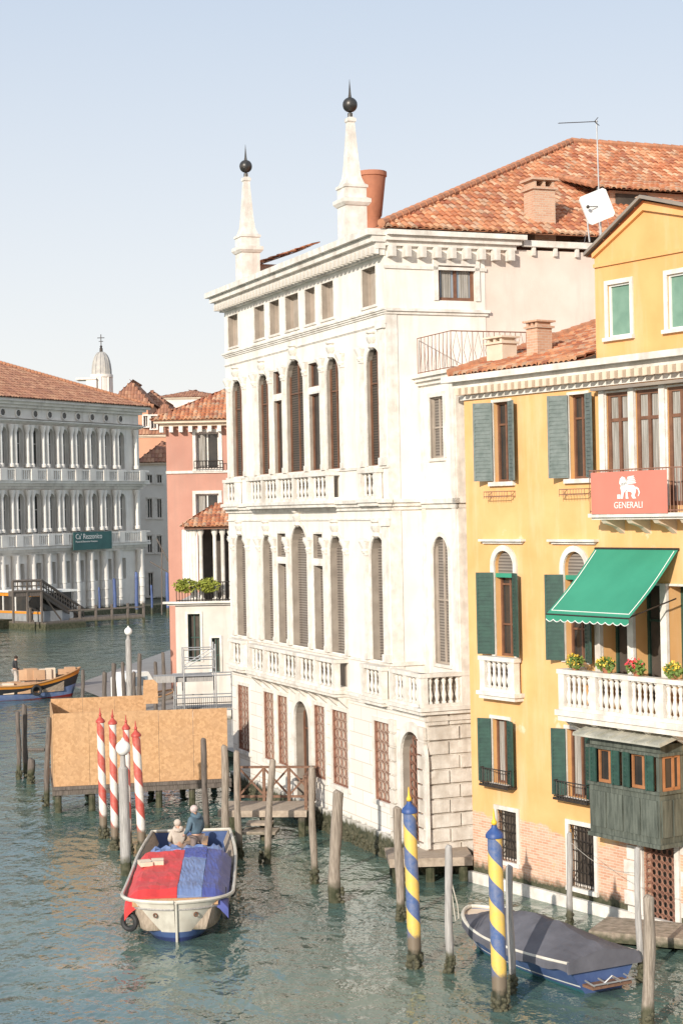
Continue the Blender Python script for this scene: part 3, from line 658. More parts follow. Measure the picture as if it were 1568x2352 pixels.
for a,b,s in ((gd[0]-.7,gd[0]-.2,0),(gd[1]+.2,gd[1]+.7,0)):
    g=MB(YF)
    for j in range(6): g.box(a-(.0 if j%2 else -.12),b,-.05,0,.1+j*.4,.47+j*.4)
    g.build('quoins',M['trim'],ye)
xa=YF.hit(1366,700,.3)[0]; xp,zp=YF.hit(1480,462,.3); xb_=xp+(xp-xa)*1.7; zev=YF.hit(1366,580,.3)[1]
g=MB(YF); tiles(g,[(-.15,-.42,14.88),(xa,-.42,14.88),(xa,7.2,17.15),(-.15,7.2,17.15)],(1,0,0)); tiles(g,[(xb_,-.42,14.88),(16,-.42,14.88),(16,7.2,17.15),(xb_,7.2,17.15)],(1,0,0)); yr=g.build('roof',M['tile'],ye)
g=MB(YF); ridge(g,[(-.12,-.42,14.95),(-.12,7.2,17.22)],.13); g.build('verge_tiles',M['ridge'],yr,True)
def ychim(a,b,ytop,ybase,off,mat):
    x0,x1=YF.xx(a,b,(ytop+ybase)/2,off); zt=YF.hit((a+b)/2,ytop,off)[1]; m_=(x0+x1)/2; w=min((x1-x0)*.3,.4)
    g=MB(YF); g.box(m_-w,m_+w,off-.25,off+.3,14.9,zt-.22); g.box(m_-w-.06,m_+w+.06,off-.31,off+.36,zt-.22,zt-.16)
    for k in(-1,0,1): g.box(m_+k*w*.8-.05,m_+k*w*.8+.05,off-.25,off+.25,zt-.16,zt-.05)
    g.box(m_-w-.08,m_+w+.08,off-.33,off+.38,zt-.05,zt+.0); g.build('chimney',mat,yr)
ychim(1215,1257,737,820,1.2,M['brickc']); ychim(1120,1180,774,822,1.0,M['cream'])
atw=[]
for a,b in((1396,1447),(1533,1590)):
    p0,p1=YF.xx(a,b,705,.3); atw.append((p0,p1,15.45,16.85,False,.1))
g=MB(YF); wall(g,xa,xb_,14.85,zev,atw,.3); g.poly([(xa,.3,zev),(xb_,.3,zev),(xb_,.3,zev+.2),(xp,.3,zp),]); g.poly([(xa,.3,14.9),(xa,9,14.9),(xa,9,zev),(xa,.3,zev)]); g.build('attic_wall',M['yellow2'],ye)
for o in atw: window(ye,YF,o,M['whitep'],M['mgreen'],0,(),.05,.3,(.12,.04),(.15,.12,.1))
g=MB(YF); zl=zev-.08; tiles(g,[(xa-.2,.2,zl),(xa-.2,9,zl),(xp,9,zp+.04),(xp,.2,zp+.04)],(0,1,0)); tiles(g,[(xb_+.2,.2,zev+.1),(xb_+.2,9,zev+.1),(xp,9,zp+.04),(xp,.2,zp+.04)],(0,1,0)); g.build('attic_roof',M['tile'],ye)
g=MB(YF); 
for (p,q) in (((xa-.22,zl),(xp,zp+.06)),((xp,zp+.06),(xb_+.2,zev+.1))): g.prism([(p[0],.1,p[1]),(q[0],.1,q[1]),(q[0],.1,q[1]+.09),(p[0],.1,p[1]+.09)],(0,.2,0))
g.build('gable_coping',M['lead'],ye)
g=MB(YF); g.prism([(xa,.2,zev-.16),(xp,.2,zp-.24),(xp,.2,zp-.1),(xa,.2,zev-.04)],(0,.1,0)); g.prism([(xp,.2,zp-.24),(xb_,.2,zev-.02),(xb_,.2,zev+.1),(xp,.2,zp-.1)],(0,.1,0)); g.build('gable_moulding',M['yellow2'],ye)
g=MB(YF); g.box(xa,xb_,.24,.3,zev-.42,zev-.32); g.build('gable_string_course',M['yellow2'],ye)
x0=YF.hit(1352,1180,-.75)[0]; zb=YF.hit(1352,1180,-.75)[1]
g=MB(YF); g.box(x0,16,-.8,0,zb-.1,zb); g.box(x0+.05,16,-.72,0,zb-.16,zb-.102); ub=g.build('upper_balcony',M['trim'],ye)
bk=MB().prism([(-.09,0,0),(-.09,-.68,0),(-.09,-.6,-.1),(-.09,-.25,-.2),(-.09,0,-.38)],(.18,0,0)).mesh('bracket',M['cream'])
for k in range(7): place('bracket',bk,ub,(x0+.45+k*.95,0,zb-.16))
g=MB(YF); rail(g,(x0+.05,-.76,0),(16,-.76,0),zb,1.12,80,False); rail(g,(x0+.05,-.76,0),(x0+.05,0,0),zb,1.12,6,False); g.build('balcony_railing',M['rusty'],ub)
x0,x1=YF.xx(1110,1190,1560,-.15); balcony(ye,YF,x0,x1,5.72,.3,1.0,brk=False,ped=2,gap=.19)
x0=YF.hit(1287,1560,-.75)[0]; zlb=5.55
balcony(ye,YF,x0,x0+5.2,zlb,.85,1.08,gap=.2,ped=1.25,slab=.3)
# bay window
bx0=YF.hit(1352,1760,-.85)[0]; bx1=YF.hit(1512,1760,-.85)[0]; yb=-.85
bay=MB(YF); bay.box(bx0,bx1,yb,0,2.45,3.7)
for k in range(4): a=bx0+.06+k*(bx1-bx0-.06)/4; bay.box(a,a+(bx1-bx0)/4-.08,yb-.03,yb-.002,2.62,3.55)
for k in range(2): a=yb+.06+k*.4; bay.box(bx1+.002,bx1+.03,a,a+.33,2.62,3.55)
bay.box(bx0-.05,bx1+.05,yb-.05,0,3.7,3.78); bay.box(bx0-.05,bx1+.05,yb-.05,0,2.35,2.45)
bay.box(bx0,bx1,yb+.05,0,4.72,4.95)
for a in (bx0,bx0+(bx1-bx0)*.48,bx1-.1): bay.box(a,a+.1,yb,yb+.1,3.78,4.72)
bay.box(bx1-.1,bx1,-.12,-.0,3.78,4.72); bay.box(bx0-.06,bx1+.06,yb-.06,0,4.66,4.74)
bayo=bay.build('bay_window',M['bayw'],ye)
for k in range(2):
    w0=bx0+.1+(bx1-bx0-.1)*.5*k; w1=w0+(bx1-bx0-.1)*.5-.12
    q=MB(YF); q.box(w0+.2,w1-.1,yb+.06,yb+.1,3.78,3.86);q.box(w0+.2,w1-.1,yb+.06,yb+.1,4.6,4.67)
    for a in (w0+.2,(w0+w1+.1)/2-.03,w1-.17): q.box(a,a+.07,yb+.055,yb+.1,3.78,4.67)
    q.build('bay_sash',M['orangewood'],bayo)
    q=MB(YF); q.box(w0,w1,yb+.12,yb+.14,3.78,4.67); q.build('bay_pane',M['glass'],bayo)
    for hx,sd in((w0+.04,1),(w1,-1)):
        shutter(bayo,YF,hx,3.8,4.68,.26,sd,8,M['dgreen'],yb)
q=MB(YF); q.box(bx1-.05,bx1-.03,yb+.12,-.12,3.78,4.67,0); q.build('bay_pane',M['glass'],bayo)
q=MB(YF)
for a in (yb+.13,yb+.45,-.2): q.box(bx1-.03,bx1+.01,a,a+.07,3.78,4.67)
q.box(bx1-.03,bx1+.01,yb+.2,-.2,3.78,3.86); q.box(bx1-.03,bx1+.01,yb+.2,-.2,4.6,4.67)
q.build('bay_sash',M['orangewood'],bayo)
q=MB(YF); q.prism([(bx0-.35,yb-.25,4.95),(bx0-.35,0,5.22),(bx0-.35,0,5.28),(bx0-.35,yb-.25,5.0)],(bx1-bx0+.65,0,0))
for k in range(8): a=bx0-.33+k*(bx1-bx0+.58)/7; q.prism([(a,yb-.25,5.0),(a,0,5.28),(a,0,5.32),(a,yb-.25,5.04)],(.035,0,0))
q.build('bay_roof',M['bayroof'],bayo)
for o in (u1,u2):
    q=MB(YF); rail(q,(o[0]-.15,-.3,0),(o[1]+.15,-.3,0),o[2]-.48,.2,9,False,.009); rail(q,(o[0]-.15,-.3,0),(o[0]-.15,0,0),o[2]-.48,.2,2,False,.009); rail(q,(o[1]+.15,-.3,0),(o[1]+.15,0,0),o[2]-.48,.2,2,False,.009); q.build('flower_rack',M['rusty'],ye)
# banner
xb0,xb1=YF.xx(1357,1532,1130,-.82); zt=YF.hit(1357,1086,-.82)[1]; zb2=YF.hit(1357,1181,-.82)[1]
bn=thing('banner','red banner with a white winged lion hanging on the ochre house balcony','banner',YF.sub((xb0+xb1)/2,-.82,zb2))
g=MB(YF); N=24
for k in range(N):
    xa_,xc=xb0+(xb1-xb0)*k/N,xb0+(xb1-xb0)*(k+1)/N; f=lambda x:-.83-.004*math.sin(x*9)
    g.poly([(xa_,f(xa_),zb2),(xc,f(xc),zb2),(xc,f(xc),zt),(xa_,f(xa_),zt)])
g.build('cloth',M['banner'],bn)
xm_=YF.hit(1442,1160,-.84)[0]; zz=YF.hit(1442,1167,-.84)[1]
text('lettering','GENERALI',.235,YF.M@Matrix.Translation((xm_,-.845,zz))@Matrix.Rotation(PI/2,4,'X'),M['whitep'],bn)
g=MB(YF); sc=.56; ox,oz=xm_-.32,zz+.24
def em(pts): g.prism([(ox+a*sc*1.15,-.847,oz+b*sc) for a,b in pts],(0,.006,0))
em([(.08,.0),(.2,.0),(.26,.26),(.34,.34),(.66,.3),(.72,.25),(.68,.12),(.76,0),(.95,0),(.86,.12),(.94,.3),(.95,.5),(.8,.62),(.5,.64),(.38,.76),(.14,.72),(.06,.5),(.12,.3)])
em([(.0,.72),(.05,.92),(.18,1.02),(.34,.96),(.4,.76),(.32,.6),(.1,.58)])
for k in range(5): em([(.36,.62+.02*k),(.5+.02*k,.66+.07*k),(.95-.03*k,.69+.075*k),(.98-.03*k,.745+.075*k),(.5,.72+.07*k)])
em([(.36,.0),(.52,.0),(.48,.1),(.46,.4),(.36,.4)]); em([(.93,.45),(1.05,.4),(1.1,.25),(1.04,.1),(1.09,.1),(1.17,.26),(1.1,.46),(.95,.54)]); em([(-.12,.0),(.06,.0),(.06,.2),(-.12,.2)])
g.build('emblem',M['whitep'],bn)
# awning
ax0,az0=YF.hit(1365,1260,-.05); axr=ax0+3.1
best=None
for k in range(60):
    off=-.3-k*.05; x,z=YF.hit(1252,1410,off)
    if best is None or abs(x-ax0)<best[0]: best=(abs(x-ax0),off,z)
po,pz=best[1],best[2]
aw=thing('awning','green canvas awning with a white scalloped valance over the ochre house balcony','awning',YF.sub(ax0,0,az0-.2))
g=MB(YF); N=16
for i in range(N):
    t0,t1=i/N,(i+1)/N; s=lambda t:-.08*math.sin(PI*t)
    P=lambda t,x:(x,-.05+(po+.05)*t,az0+(pz-az0)*t+s(t))
    g.poly([P(t0,ax0),P(t0,axr),P(t1,axr),P(t1,ax0)])
g.build('canopy',M['awn'],aw,True)
g=MB(YF); w2=MB(YF); N=int(3.1/.27)
for k in range(N):
    a,b=ax0+3.1*k/N,ax0+3.1*(k+1)/N; pts=[(a,po-.005,pz),(b,po-.005,pz)]+[(b-(b-a)*j/6,po-.005,pz-.13-.06*math.sin(PI*j/6)) for j in range(7)]
    g.poly(pts); w2.tube([(b-(b-a)*j/6,po-.008,pz-.13-.06*math.sin(PI*j/6)) for j in range(7)],.012,4)
g.build('valance',M['awn'],aw)
def aline(tx): return (tx[0],-.05+(po+.05)*tx[1],az0+(pz-az0)*tx[1]-.08*math.sin(PI*tx[1])+.012)
for a,b in(((ax0+.1,.03),(ax0+.1,.94)),((axr-.1,.03),(axr-.1,.94)),((ax0+.1,.94),(axr-.1,.94))):
    w2.tube([aline((a[0]+(b[0]-a[0])*k/8,a[1]+(b[1]-a[1])*k/8)) for k in range(9)],.012,4)
w2.build('white_piping',M['whitep'],aw)
g=MB(YF)
for x in(ax0+.15,axr-.15): g.tube([(x,-.02,az0-1.25),(x,po+.03,pz-.02)],.02,6)
g.tube([(ax0,po,pz),(axr,po,pz)],.022,6); g.tube([(ax0,-.04,az0),(axr,-.04,az0)],.04,6); g.build('arm',M['iron'],aw)
for i,(px,lab,mt) in enumerate(((1322,'leftmost balcony flower pot with yellow blooms on the ochre house','flowy'),(1392,'yellow flowering pot, second from the left on the white stone balcony','flowy'),(1462,'red geranium pot in the middle of the white stone balcony','flow'),(1548,'yellow flowering pot at the right end of the white stone balcony','flowy'))):
    x,z=YF.hit(px,1575,-.76); zt=zlb+1.08
    fp=thing('flower_pot',lab,'flower pot',YF.sub(x,-.76,zt),'flower pots on the stone balcony rail')
    g=MB(YF); g.lathe(x,-.76,[(.08,zt),(.12,zt+.14),(.13,zt+.16)],10); g.build('pot',M['terra'],fp,True)
    g=MB(YF); foliage(g,(x,-.78,zt+.22),.32,.18,.2,240,.055); g.build('leaves',M['leaf'],fp)
    g=MB(YF); foliage(g,(x,-.82,zt+.3),.3,.18,.16,80,.04); g.build('blossom',M[mt],fp)
# dish, tv antenna
o=at(1371,560,48.5); dt=thing('satellite_dish','square white satellite antenna on a pole beside the gable of the ochre house','satellite antenna',o)
p=at(1371,474,48.3); g=MB(Matrix.Translation(p)@Matrix.Rotation(.25,4,'Z')@Matrix.Rotation(math.radians(-22),4,'Y')); 
g.prism([(a*.42,0,b*.42) for a,b in((-1,-.82),(-.82,-1),(.82,-1),(1,-.82),(1,.82),(.82,1),(-.82,1),(-1,.82))],(0,.07,0)); g.build('panel',M['whitep'],dt)
g=MB(); g.tube([at(1353,556,48.5),at(1347,500,48.5),at(1365,478,48.45)],.025,6); g.tube([at(1380,545,48.5),at(1378,505,48.5)],.02,6); g.build('mast',M['alu'],dt)
g=MB(); g.tube([p+Vector((0,-.03,0)),p+Vector((-.3,-.25,-.05))],.012,5); g.ball(p+Vector((-.3,-.25,-.05)),.05,6); g.build('feed_horn',M['iron'],dt)
o=at(1370,560,51); ta=thing('television_antenna','thin metal television antenna mast with a long horizontal comb above the roofs','antenna',o)
g=MB(); g.tube([at(1378,560,51),at(1369,276,51)],.022,6); 
for k in range(3): g.tube([at(1371,430,51),at(1340+k*35,560,51)],.006,3)
g.build('mast',M['alu'],ta)
g=MB(); a=at(1282,283,51); b=at(1372,279,51); g.tube([a,b],.013,5)
for k in range(16): q=a.lerp(b,k/16); g.tube([q+Vector((0,-.16,-.03)),q+Vector((0,.16,.03))],.007,4)
for s in(-1,1): g.tube([b+Vector((-.1,0,0)),b+Vector((.02,.1*s,.14*s))],.012,4)
g.build('comb',M['iron'],ta)
# ================= FAR WHITE PALACE (left)
rz=thing('grey_palace','long pale stone palace with arcaded storeys and a brown tiled roof across the canal','palace',RF)
XR=RF.hit(322,1150)[0]; cen=(-55,-22,10,46,85,118,151,183,215,247,280); RO=[];
ctr=[RF.hit(c,1150)[0] for c in cen]; hw=(ctr[6]-ctr[5])*.3
for x in ctr:
    RO+= [(x-hw,x+hw,16.1,20.2,True,.5),(x-hw,x+hw,9.2,13.4,True,.5),(x-hw*.75,x+hw*.75,3.9,6.2,False,.5)]
g=MB(RF); wall(g,-14,XR,0,22.8,RO); g.poly([(XR,0,0),(XR,30,0),(XR,30,22.8),(XR,0,22.8)]); g.build('wall',M['far'],rz)
for o in RO: window(rz,RF,o,M['far'],M['glass'],1,(.6,) if o[4] else (),.08)
corn(rz,RF,'cornice',M['far'],[(-14,XR,z0,z1,p,0,3) for z0,z1,p in ((22.2,23.1,1.0),(20.6,20.95,.6),(13.9,14.7,.8),(7.1,7.9,.8),(21.0,21.1,.5))])
for x in ctr:
    q=MB(RF); q.torus((x,-.05,21.65),(0,1,0),.42,.1,14,5); q.build('oval_window_frame',M['far'],rz); q=MB(RF); q.lathe(0,0,[(.01,0),(.4,0),(.4,.02)],12); 
    q.M=RF.M@Matrix.Translation((x,-.03,21.65))@Matrix.Rotation(PI/2,4,'X'); q.build('oval_window',M['glass'],rz)
cm=MB().lathe(0,0,[(.36,0),(.36,.3),(.24,.4),(.21,3.4),(.2,3.5),(.36,4.1),(.36,4.35)],9).mesh('column',M['far'],None,True)
cg=MB().lathe(0,0,[(.5,0),(.45,.3),(.5,.35),(.45,1),(.5,1.05),(.45,2),(.5,2.05),(.45,3),(.5,3.05),(.45,4),(.42,6),(.5,6.2)],9).mesh('column',M['far'],None,True)
xs=[(a+b)/2 for a,b in zip(ctr,ctr[1:])]+[XR-.7]
for x in xs:
    for dx in(-.33,.33):
        if x>XR-1 and dx>0: continue
        for z in (16.1,9.4): place('column',cm,rz,(x+dx,-.3,z))
    place('column',cg,rz,(x,-.35,.9))
for zf in (14.7,7.95):
    g=MB(RF); g.box(-14,XR+.6,-.9,-.7,zf+1.05,zf+1.25); g.box(-14,XR+.6,-.9,-.7,zf,zf+.15)
    n=int((XR+14)/.33)
    for k in range(n): x=-14+k*.33; g.box(x,x+.17,-.88,-.74,zf+.15,zf+1.05)
    for x in xs: g.box(x-.5,x+.5,-.95,-.7,zf,zf+1.2)
    g.build('balustrade',M['far'],rz)
g=MB(RF); tiles(g,[(-14.5,-1.2,23.1),(XR+1.2,-1.2,23.1),(6,12,29.2),(-14.5,12,29.2)],(1,0,0),.45,.8,.1,4); tiles(g,[(XR+1.2,-1.2,23.1),(XR+1.2,26,23.1),(6,12,29.2)],(0,1,0),.45,.8,.1,4); g.build('roof',M['tilef'],rz)
g=MB(RF); ridge(g,[(XR+1.2,-1.2,23.2),(6,12,29.3),(-14,12,29.3)],.25); g.build('ridge_tiles',M['ridge'],rz)
x0,x1=RF.xx(168,256,1240,-1.0); zt=RF.hit(212,1221,-1.)[1]; zb=RF.hit(212,1262,-1.)[1]
bb=thing('banner','dark green museum banner with white lettering on the far pale palace balcony','banner',RF.sub((x0+x1)/2,-1.05,zb))
g=MB(RF); g.box(x0,x1,-1.08,-1.03,zb,zt); g.build('cloth',M['bang'],bb)
TM=lambda z:RF.M@Matrix.Translation((x0+.35,-1.1,z))@Matrix.Rotation(PI/2,4,'X')
text('lettering',"Ca' Rezzonico",.62*(x1-x0)/5.2,TM(zt-.75),M['whitep'],bb,.004,'LEFT')
text('small_lettering',"Museo del Settecento Veneziano",.22*(x1-x0)/5.2,TM(zt-1.12),M['whitep'],bb,.004,'LEFT')
gw=thing('gangway_stairs','dark timber footbridge stairs in front of the far pale palace','stairs',wp(150,1420))
g=MB(); p0=at(30,1335,166); p1=at(95,1333,168); p2=at(192,1398,174)
for dz,r in((0,.14),(-.5,.07),(-1.0,.14)):
    g.tube([p0+Vector((0,0,dz)),p1+Vector((0,0,dz)),p2+Vector((0,0,dz))],r,5)
for k in range(18): t=k/17; q=p1.lerp(p2,t); g.tube([q,q-Vector((0,0,1.1))],.06,4)
for k in range(7): q=p0.lerp(p1,k/6); g.tube([q,q-Vector((0,0,1.1))],.06,4)
for k in range(3): q=p0.lerp(p1,k/2); g.tube([q,q-Vector((0,0,4))],.12,4)
g.tube([p1-Vector((0,0,1.2)),p1.lerp(p2,.45)-Vector((0,0,2.6))],.1,4)
g.prism([p0-Vector((0,0,1.0)),p1-Vector((0,0,1.0)),p2-Vector((0,0,1.0)),p2-Vector((0,0,1.5)),p1-Vector((0,0,1.5)),p0-Vector((0,0,1.5))],(-.8,1.8,0)); g.build('stair_flight',M['piled'],gw)
g=MB(); a=at(70,1405,170); b=at(330,1395,176)
for k in range(8): q=a.lerp(b,k/7); g.tube([(q.x,q.y,-1),(q.x,q.y,2.1)],.15,6)
d_=(b-a); LFr=Frame(a.x,a.y,math.atan2(d_.y,d_.x)); LL=math.hypot(d_.x,d_.y); T_=LFr.M
g.box(0,LL,-.1,2.5,.5,.9,0,T_); g.box(0,LL,-.15,-.05,1.6,1.75,0,T_); g.build('landing',M['piled'],gw)
A=wp(-60,1440);B=wp(106,1448)
vs=thing('landing_stage','floating boat stop with orange trim and windows at the left edge of the canal','boat stop',wp(40,1450))
d=(B-A).normalized(); ang=math.atan2(d.y,d.x); VF=Frame(A.x,A.y,ang); L=(B-A).length
g=MB(VF); g.box(0,L,0,5,-.3,.75); g.build('pontoon',M['piled'],vs)
g=MB(VF); g.box(.2,L-1.3,.5,4.5,.75,1.75); g.build('lower_panels',M['greyp'],vs)
g=MB(VF); g.box(0,L-1.0,.2,4.8,3.55,3.75); g.build('cabin_roof',M['whitep'],vs)
for k in range(6): x=.2+k*(L-1.62)/5; g=MB(VF); g.box(x,x+.12,.5,.6,1.75,3.55); g.build('cabin_post',M['whitep'],vs)
g=MB(VF); g.box(.3,L-1.4,.62,4.4,1.75,3.55); g.build('window_band',M['glass'],vs)
for z0,z1 in((3.2,3.5),(1.5,1.72)): g=MB(VF); g.box(.2,L-1.3,.44,.49,z0,z1); g.build('orange_band',M['orangep'],vs)
def simple_house(name,label,px0,px1,ytop,Y,dep,wmat,wins,roofh,tile=M['tilef'],rot=0.,overh=.4,winmat=M['glass']):
    p0=at(px0,CY+8,Y); p1=at(px1,CY+8,Y); F_=Frame(p0.x,Y,rot); w=p1.x-p0.x; zt=at((px0+px1)/2,ytop,Y).z
    h=thing(name,label,'house',F_); g=MB(F_); os_=[]
    for a,b,c,d in wins:
        x0,x1=F_.xx(a,b,(c+d)/2); os_.append((x0,x1,F_.hit((a+b)/2,d)[1],F_.hit((a+b)/2,c)[1],False,.3))
    wall(g,0,w,0,zt,os_); g.poly([(w,0,0),(w,dep,0),(w,dep,zt),(w,0,zt)]); g.poly([(0,0,0),(0,dep,0),(0,dep,zt),(0,0,zt)]); g.build('wall',wmat,h)
    for o in os_: window(h,F_,o,M['trim'],winmat,1,(),.09,0,(.18,.05),(.2,.15,.15),curtain=((.05,.4),) if Y<120 else None)
    if roofh:
        e=overh; q=MB(F_); pit,row=(.24,.4) if Y<120 else(.45,.8)
        xr_=min(w/2,dep/2)
        tiles(q,[(-e,-e,zt),(w+e,-e,zt),(w-xr_,dep/2,zt+roofh),(xr_,dep/2,zt+roofh)] if w>dep else [(-e,-e,zt),(w+e,-e,zt),(w/2,w/2,zt+roofh)],(1,0,0),pit,row,.07 if Y<120 else .1,5)
        tiles(q,[(-e,-e,zt),(-e,dep+e,zt),(xr_,dep/2,zt+roofh)] if w>dep else [(-e,-e,zt),(-e,dep,zt),(w/2,dep,zt+roofh),(w/2,w/2,zt+roofh)],(0,1,0),pit,row,.07,5)
        if w<=dep: tiles(q,[(w+e,-e,zt),(w+e,dep,zt),(w/2,dep,zt+roofh),(w/2,w/2,zt+roofh)],(0,1,0),pit,row,.07,5)
        q.build('roof',tile,h)
        q=MB(F_); cornice(q,0,w,zt-.35,zt-.02,e*.8,0,2); q.build('eaves',M['cream'],h)
    return h,F_,w,zt
pk,PF,pw,pzt=simple_house('rose_house','rose pink house with pale framed windows left of the white palazzo',385,760,962,100,16,M['pink'],((450,503,993,1077),(450,503,1134,1195)),2.6,M['tile'],0,.8)
bkm=MB().box(-.11,.11,-.55,0,0,.34).mesh('eaves_bracket',M['trim'])
for k in range(14): place('eaves_bracket',bkm,pk,(-.2+k*.55,0,pzt-.7))
g=MB(PF); g.box(-.03,pw,-.1,0,PF.hit(450,1083)[1]-.1,PF.hit(450,1083)[1]+.05); g.build('string_course',M['trim'],pk)
g=MB(PF); a,b=PF.xx(446,512,1070,-.5); rail(g,(a,-.4,0),(b,-.4,0),PF.hit(480,1077)[1],.45,10,False,.02); g.build('window_railing',M['iron'],pk)
simple_house('grey_house','pale grey narrow house with dark windows left of the rose house',322,420,1062,208,12,M['farp'],((338,350,1090,1110),(360,372,1090,1110),(338,350,1145,1190),(360,372,1145,1190),(338,350,1230,1270),(360,372,1230,1270),(340,352,1315,1370)),2.5)
simple_house('orange_house','small orange house behind the pale grey house',316,440,998,235,14,M['faro'],((330,340,955,980),(347,360,955,985)),4.5)
simple_house('ochre_far_house','orange house with a low roof rising behind the rooftops',300,400,940,262,12,M['faro'],((345,353,960,975),),3.0)
simple_house('cream_far_house','cream house with a low roof far behind the rose house roof',362,520,912,300,15,M['farp'],(),1.5)
simple_house('brown_roofed_house','brown roofed house partly hidden behind the far palace roof',262,345,925,250,14,M['faro'],(),3.2)
o=at(235,905,270); dm=thing('church_tower','round white bell tower with a ribbed dome and cross behind the far palace','church tower',Vector((o.x,270,0)))
g=MB(); cx=o.x; z=lambda py:at(235,py,270).z
g.lathe(cx,270,[(1.6,0),(1.6,z(868)),(1.75,z(867)),(1.75,z(861)),(1.5,z(860))],18); 
for k in range(8): t=PI*k/4; g.box(cx+1.55*math.cos(t)-.15,cx+1.55*math.cos(t)+.15,270+1.55*math.sin(t)-.15,270+1.55*math.sin(t)+.15,z(905),z(866))
g.build('drum',M['far'],dm,True)
g=MB(); zz0=z(860); hh=z(808)-zz0; g.lathe(cx,270,[(1.5*math.cos(t)**.8 if t<PI/2-.01 else .1,zz0+hh*math.sin(t)) for t in [k*PI/2/9 for k in range(10)]],18)
for k in range(12):
    q=2*PI*k/12; g.tube([(cx+1.52*math.cos(t)**.8*math.cos(q),270+1.52*math.cos(t)**.8*math.sin(q),zz0+hh*math.sin(t)) for t in [j*1.45/7 for j in range(8)]],.06,4)
g.build('dome',pm('dome_lead',(.5,.47,.42),(.36,.34,.32),1,.6),dm,True)
g=MB(); g.lathe(cx,270,[(.25,z(809)),(.25,z(800)),(.1,z(798))],8); g.ball((cx,270,z(796)),.2,8); g.tube([(cx,270,z(796)),(cx,270,z(768))],.07,5); g.tube([(cx-.55,270,z(776)),(cx+.55,270,z(776))],.06,5); g.tube([(cx-.35,270,z(784)),(cx+.35,270,z(784))],.05,5); g.build('cross',M['iron'],dm)
o=at(200,890,268); g=MB(); g.box(at(180,0,268).x,at(222,900,268).x,268,271,0,at(200,870,268).z); g.box(at(178,900,268).x-.2,at(222,900,268).x,267.8,271,at(200,872,268).z,at(200,868,268).z)
g.build('bell_wall',M['far'],org=Vector((o.x,268,0)),label='low white church wall beside the domed tower',cat='wall')
# loggia house
LF=Frame(at(404,1450,88).x,88,0.); lg=thing('loggia_house','small pale house with a columned roof terrace beside the white palazzo','house',LF)
zT=LF.hit(450,1385)[1]; LW=at(640,1400,88).x-at(404,1400,88).x
lo=[(LF.xx(432,460,1450)+(LF.hit(446,1520)[1],LF.hit(446,1410)[1],False,.3)),(LF.xx(487,505,1500)+(LF.hit(496,1545)[1],LF.hit(496,1465)[1],False,.2))]
g=MB(LF); wall(g,0,LW,-.5,zT,lo); g.poly([(0,0,-.5),(0,12,-.5),(0,12,zT),(0,0,zT)]); g.poly([(0,0,zT),(LW,0,zT),(LW,12,zT),(0,12,zT)]); g.build('wall',M['lwall'],lg)
for o in lo: window(lg,LF,o,M['dgreen'],M['void'],1,(.5,),.07,0,(.12,.05))
g=MB(LF); cornice(g,-.2,LW,zT-.1,zT+.1,.4,0,2); g.build('terrace_slab',M['trim'],lg)
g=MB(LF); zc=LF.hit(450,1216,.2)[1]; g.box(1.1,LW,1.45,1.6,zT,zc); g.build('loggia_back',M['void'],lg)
for px in (441,462,494,512,530,448): x=LF.hit(px,1280,.3)[0]; g=MB(LF); g.lathe(x,.3,[(.16,zT),(.16,zT+.2),(.11,zT+.25),(.1,zc-.35),(.17,zc-.15),(.17,zc)],10); g.build('column',M['trim'],lg,True)
x=LF.hit(430,1280,.3)[0]; g=MB(LF); 
N=14
for k in range(N): a=x-.25+.8*k/N; b=x-.25+.8*(k+1)/N; ya_=.2+.05*(k%2); yb_=.2+.05*((k+1)%2); g.poly([(a,ya_,zT+.9),(b,yb_,zT+.9),(b,yb_,zc),(a,ya_,zc)])
g.build('curtain',M['whitep'],lg)
x0=LF.hit(414,1213,-.2)[0]; zr_=LF.hit(480,1160,1.8)[1]
g=MB(LF); g.box(x0+.2,LW,-.1,.6,zc,zc+.15); g.build('lintel',M['brown'],lg)
g=MB(LF); tiles(g,[(x0,-.3,zc+.16),(LW,-.3,zc+.16),(LW,2.2,zr_),(x0+1.6,2.2,zr_)],(1,0,0)); tiles(g,[(x0,-.3,zc+.16),(x0,3,zc+.16),(x0+1.6,2.2,zr_)],(0,1,0)); g.build('canopy_roof',M['tile'],lg)
g=MB(LF); rail(g,(.1,-.3,0),(3.9,-.3,0),zT+.1,.95,26,False,.02); g.build('terrace_railing',M['iron'],lg)
for i,(px,lab) in enumerate(((425,'yellow green trailing plant at the left end of the loggia terrace rail'),(478,'bushy yellow green planter at the middle of the loggia terrace rail'))):
    x,z=LF.hit(px,1355,-.4); g=MB(LF); foliage(g,(x,-.4,zT+.9),.62,.25,.38,380,.09); g.build('planter_bush',M['ivy'],org=LF.M@Vector((x,-.4,zT+.5)),label=lab,cat='plant',group='plants on the loggia terrace')
# ================= HOARDING PLATFORM
pa=wp(128,1868);pb=wp(525,1852); pb.y=pa.y+1.2; pb.x=at(525,1800,pb.y).x
d=(pb-pa); HF=Frame(pa.x,pa.y,math.atan2(d.y,d.x)); HL=d.length; dz=.98; hz=HF.hit(300,1632)[1]
hp=thing('hoarding_platform','timber pile platform enclosed by orange chipboard hoarding beside the white palazzo','platform',HF)
g=MB(HF); g.box(-.1,HL+.1,-.15,5,dz-.12,dz); g.box(-.1,HL+.1,-.1,.05,dz-.32,dz-.13); g.build('deck',M['piled'],hp)
for k in range(5): 
    a=HL*k/5; g=MB(HF); g.box(a+.006,a+HL/5-.006,(0,.006,.002,.007,0)[k],.04,dz,hz-.05*k/4); g.build('chipboard_panel',M['osb'],hp)
g=MB(HF); g.box(-.04,-.0,0,4.4,dz,hz-.02); g.build('chipboard_panel',M['osb'],hp)
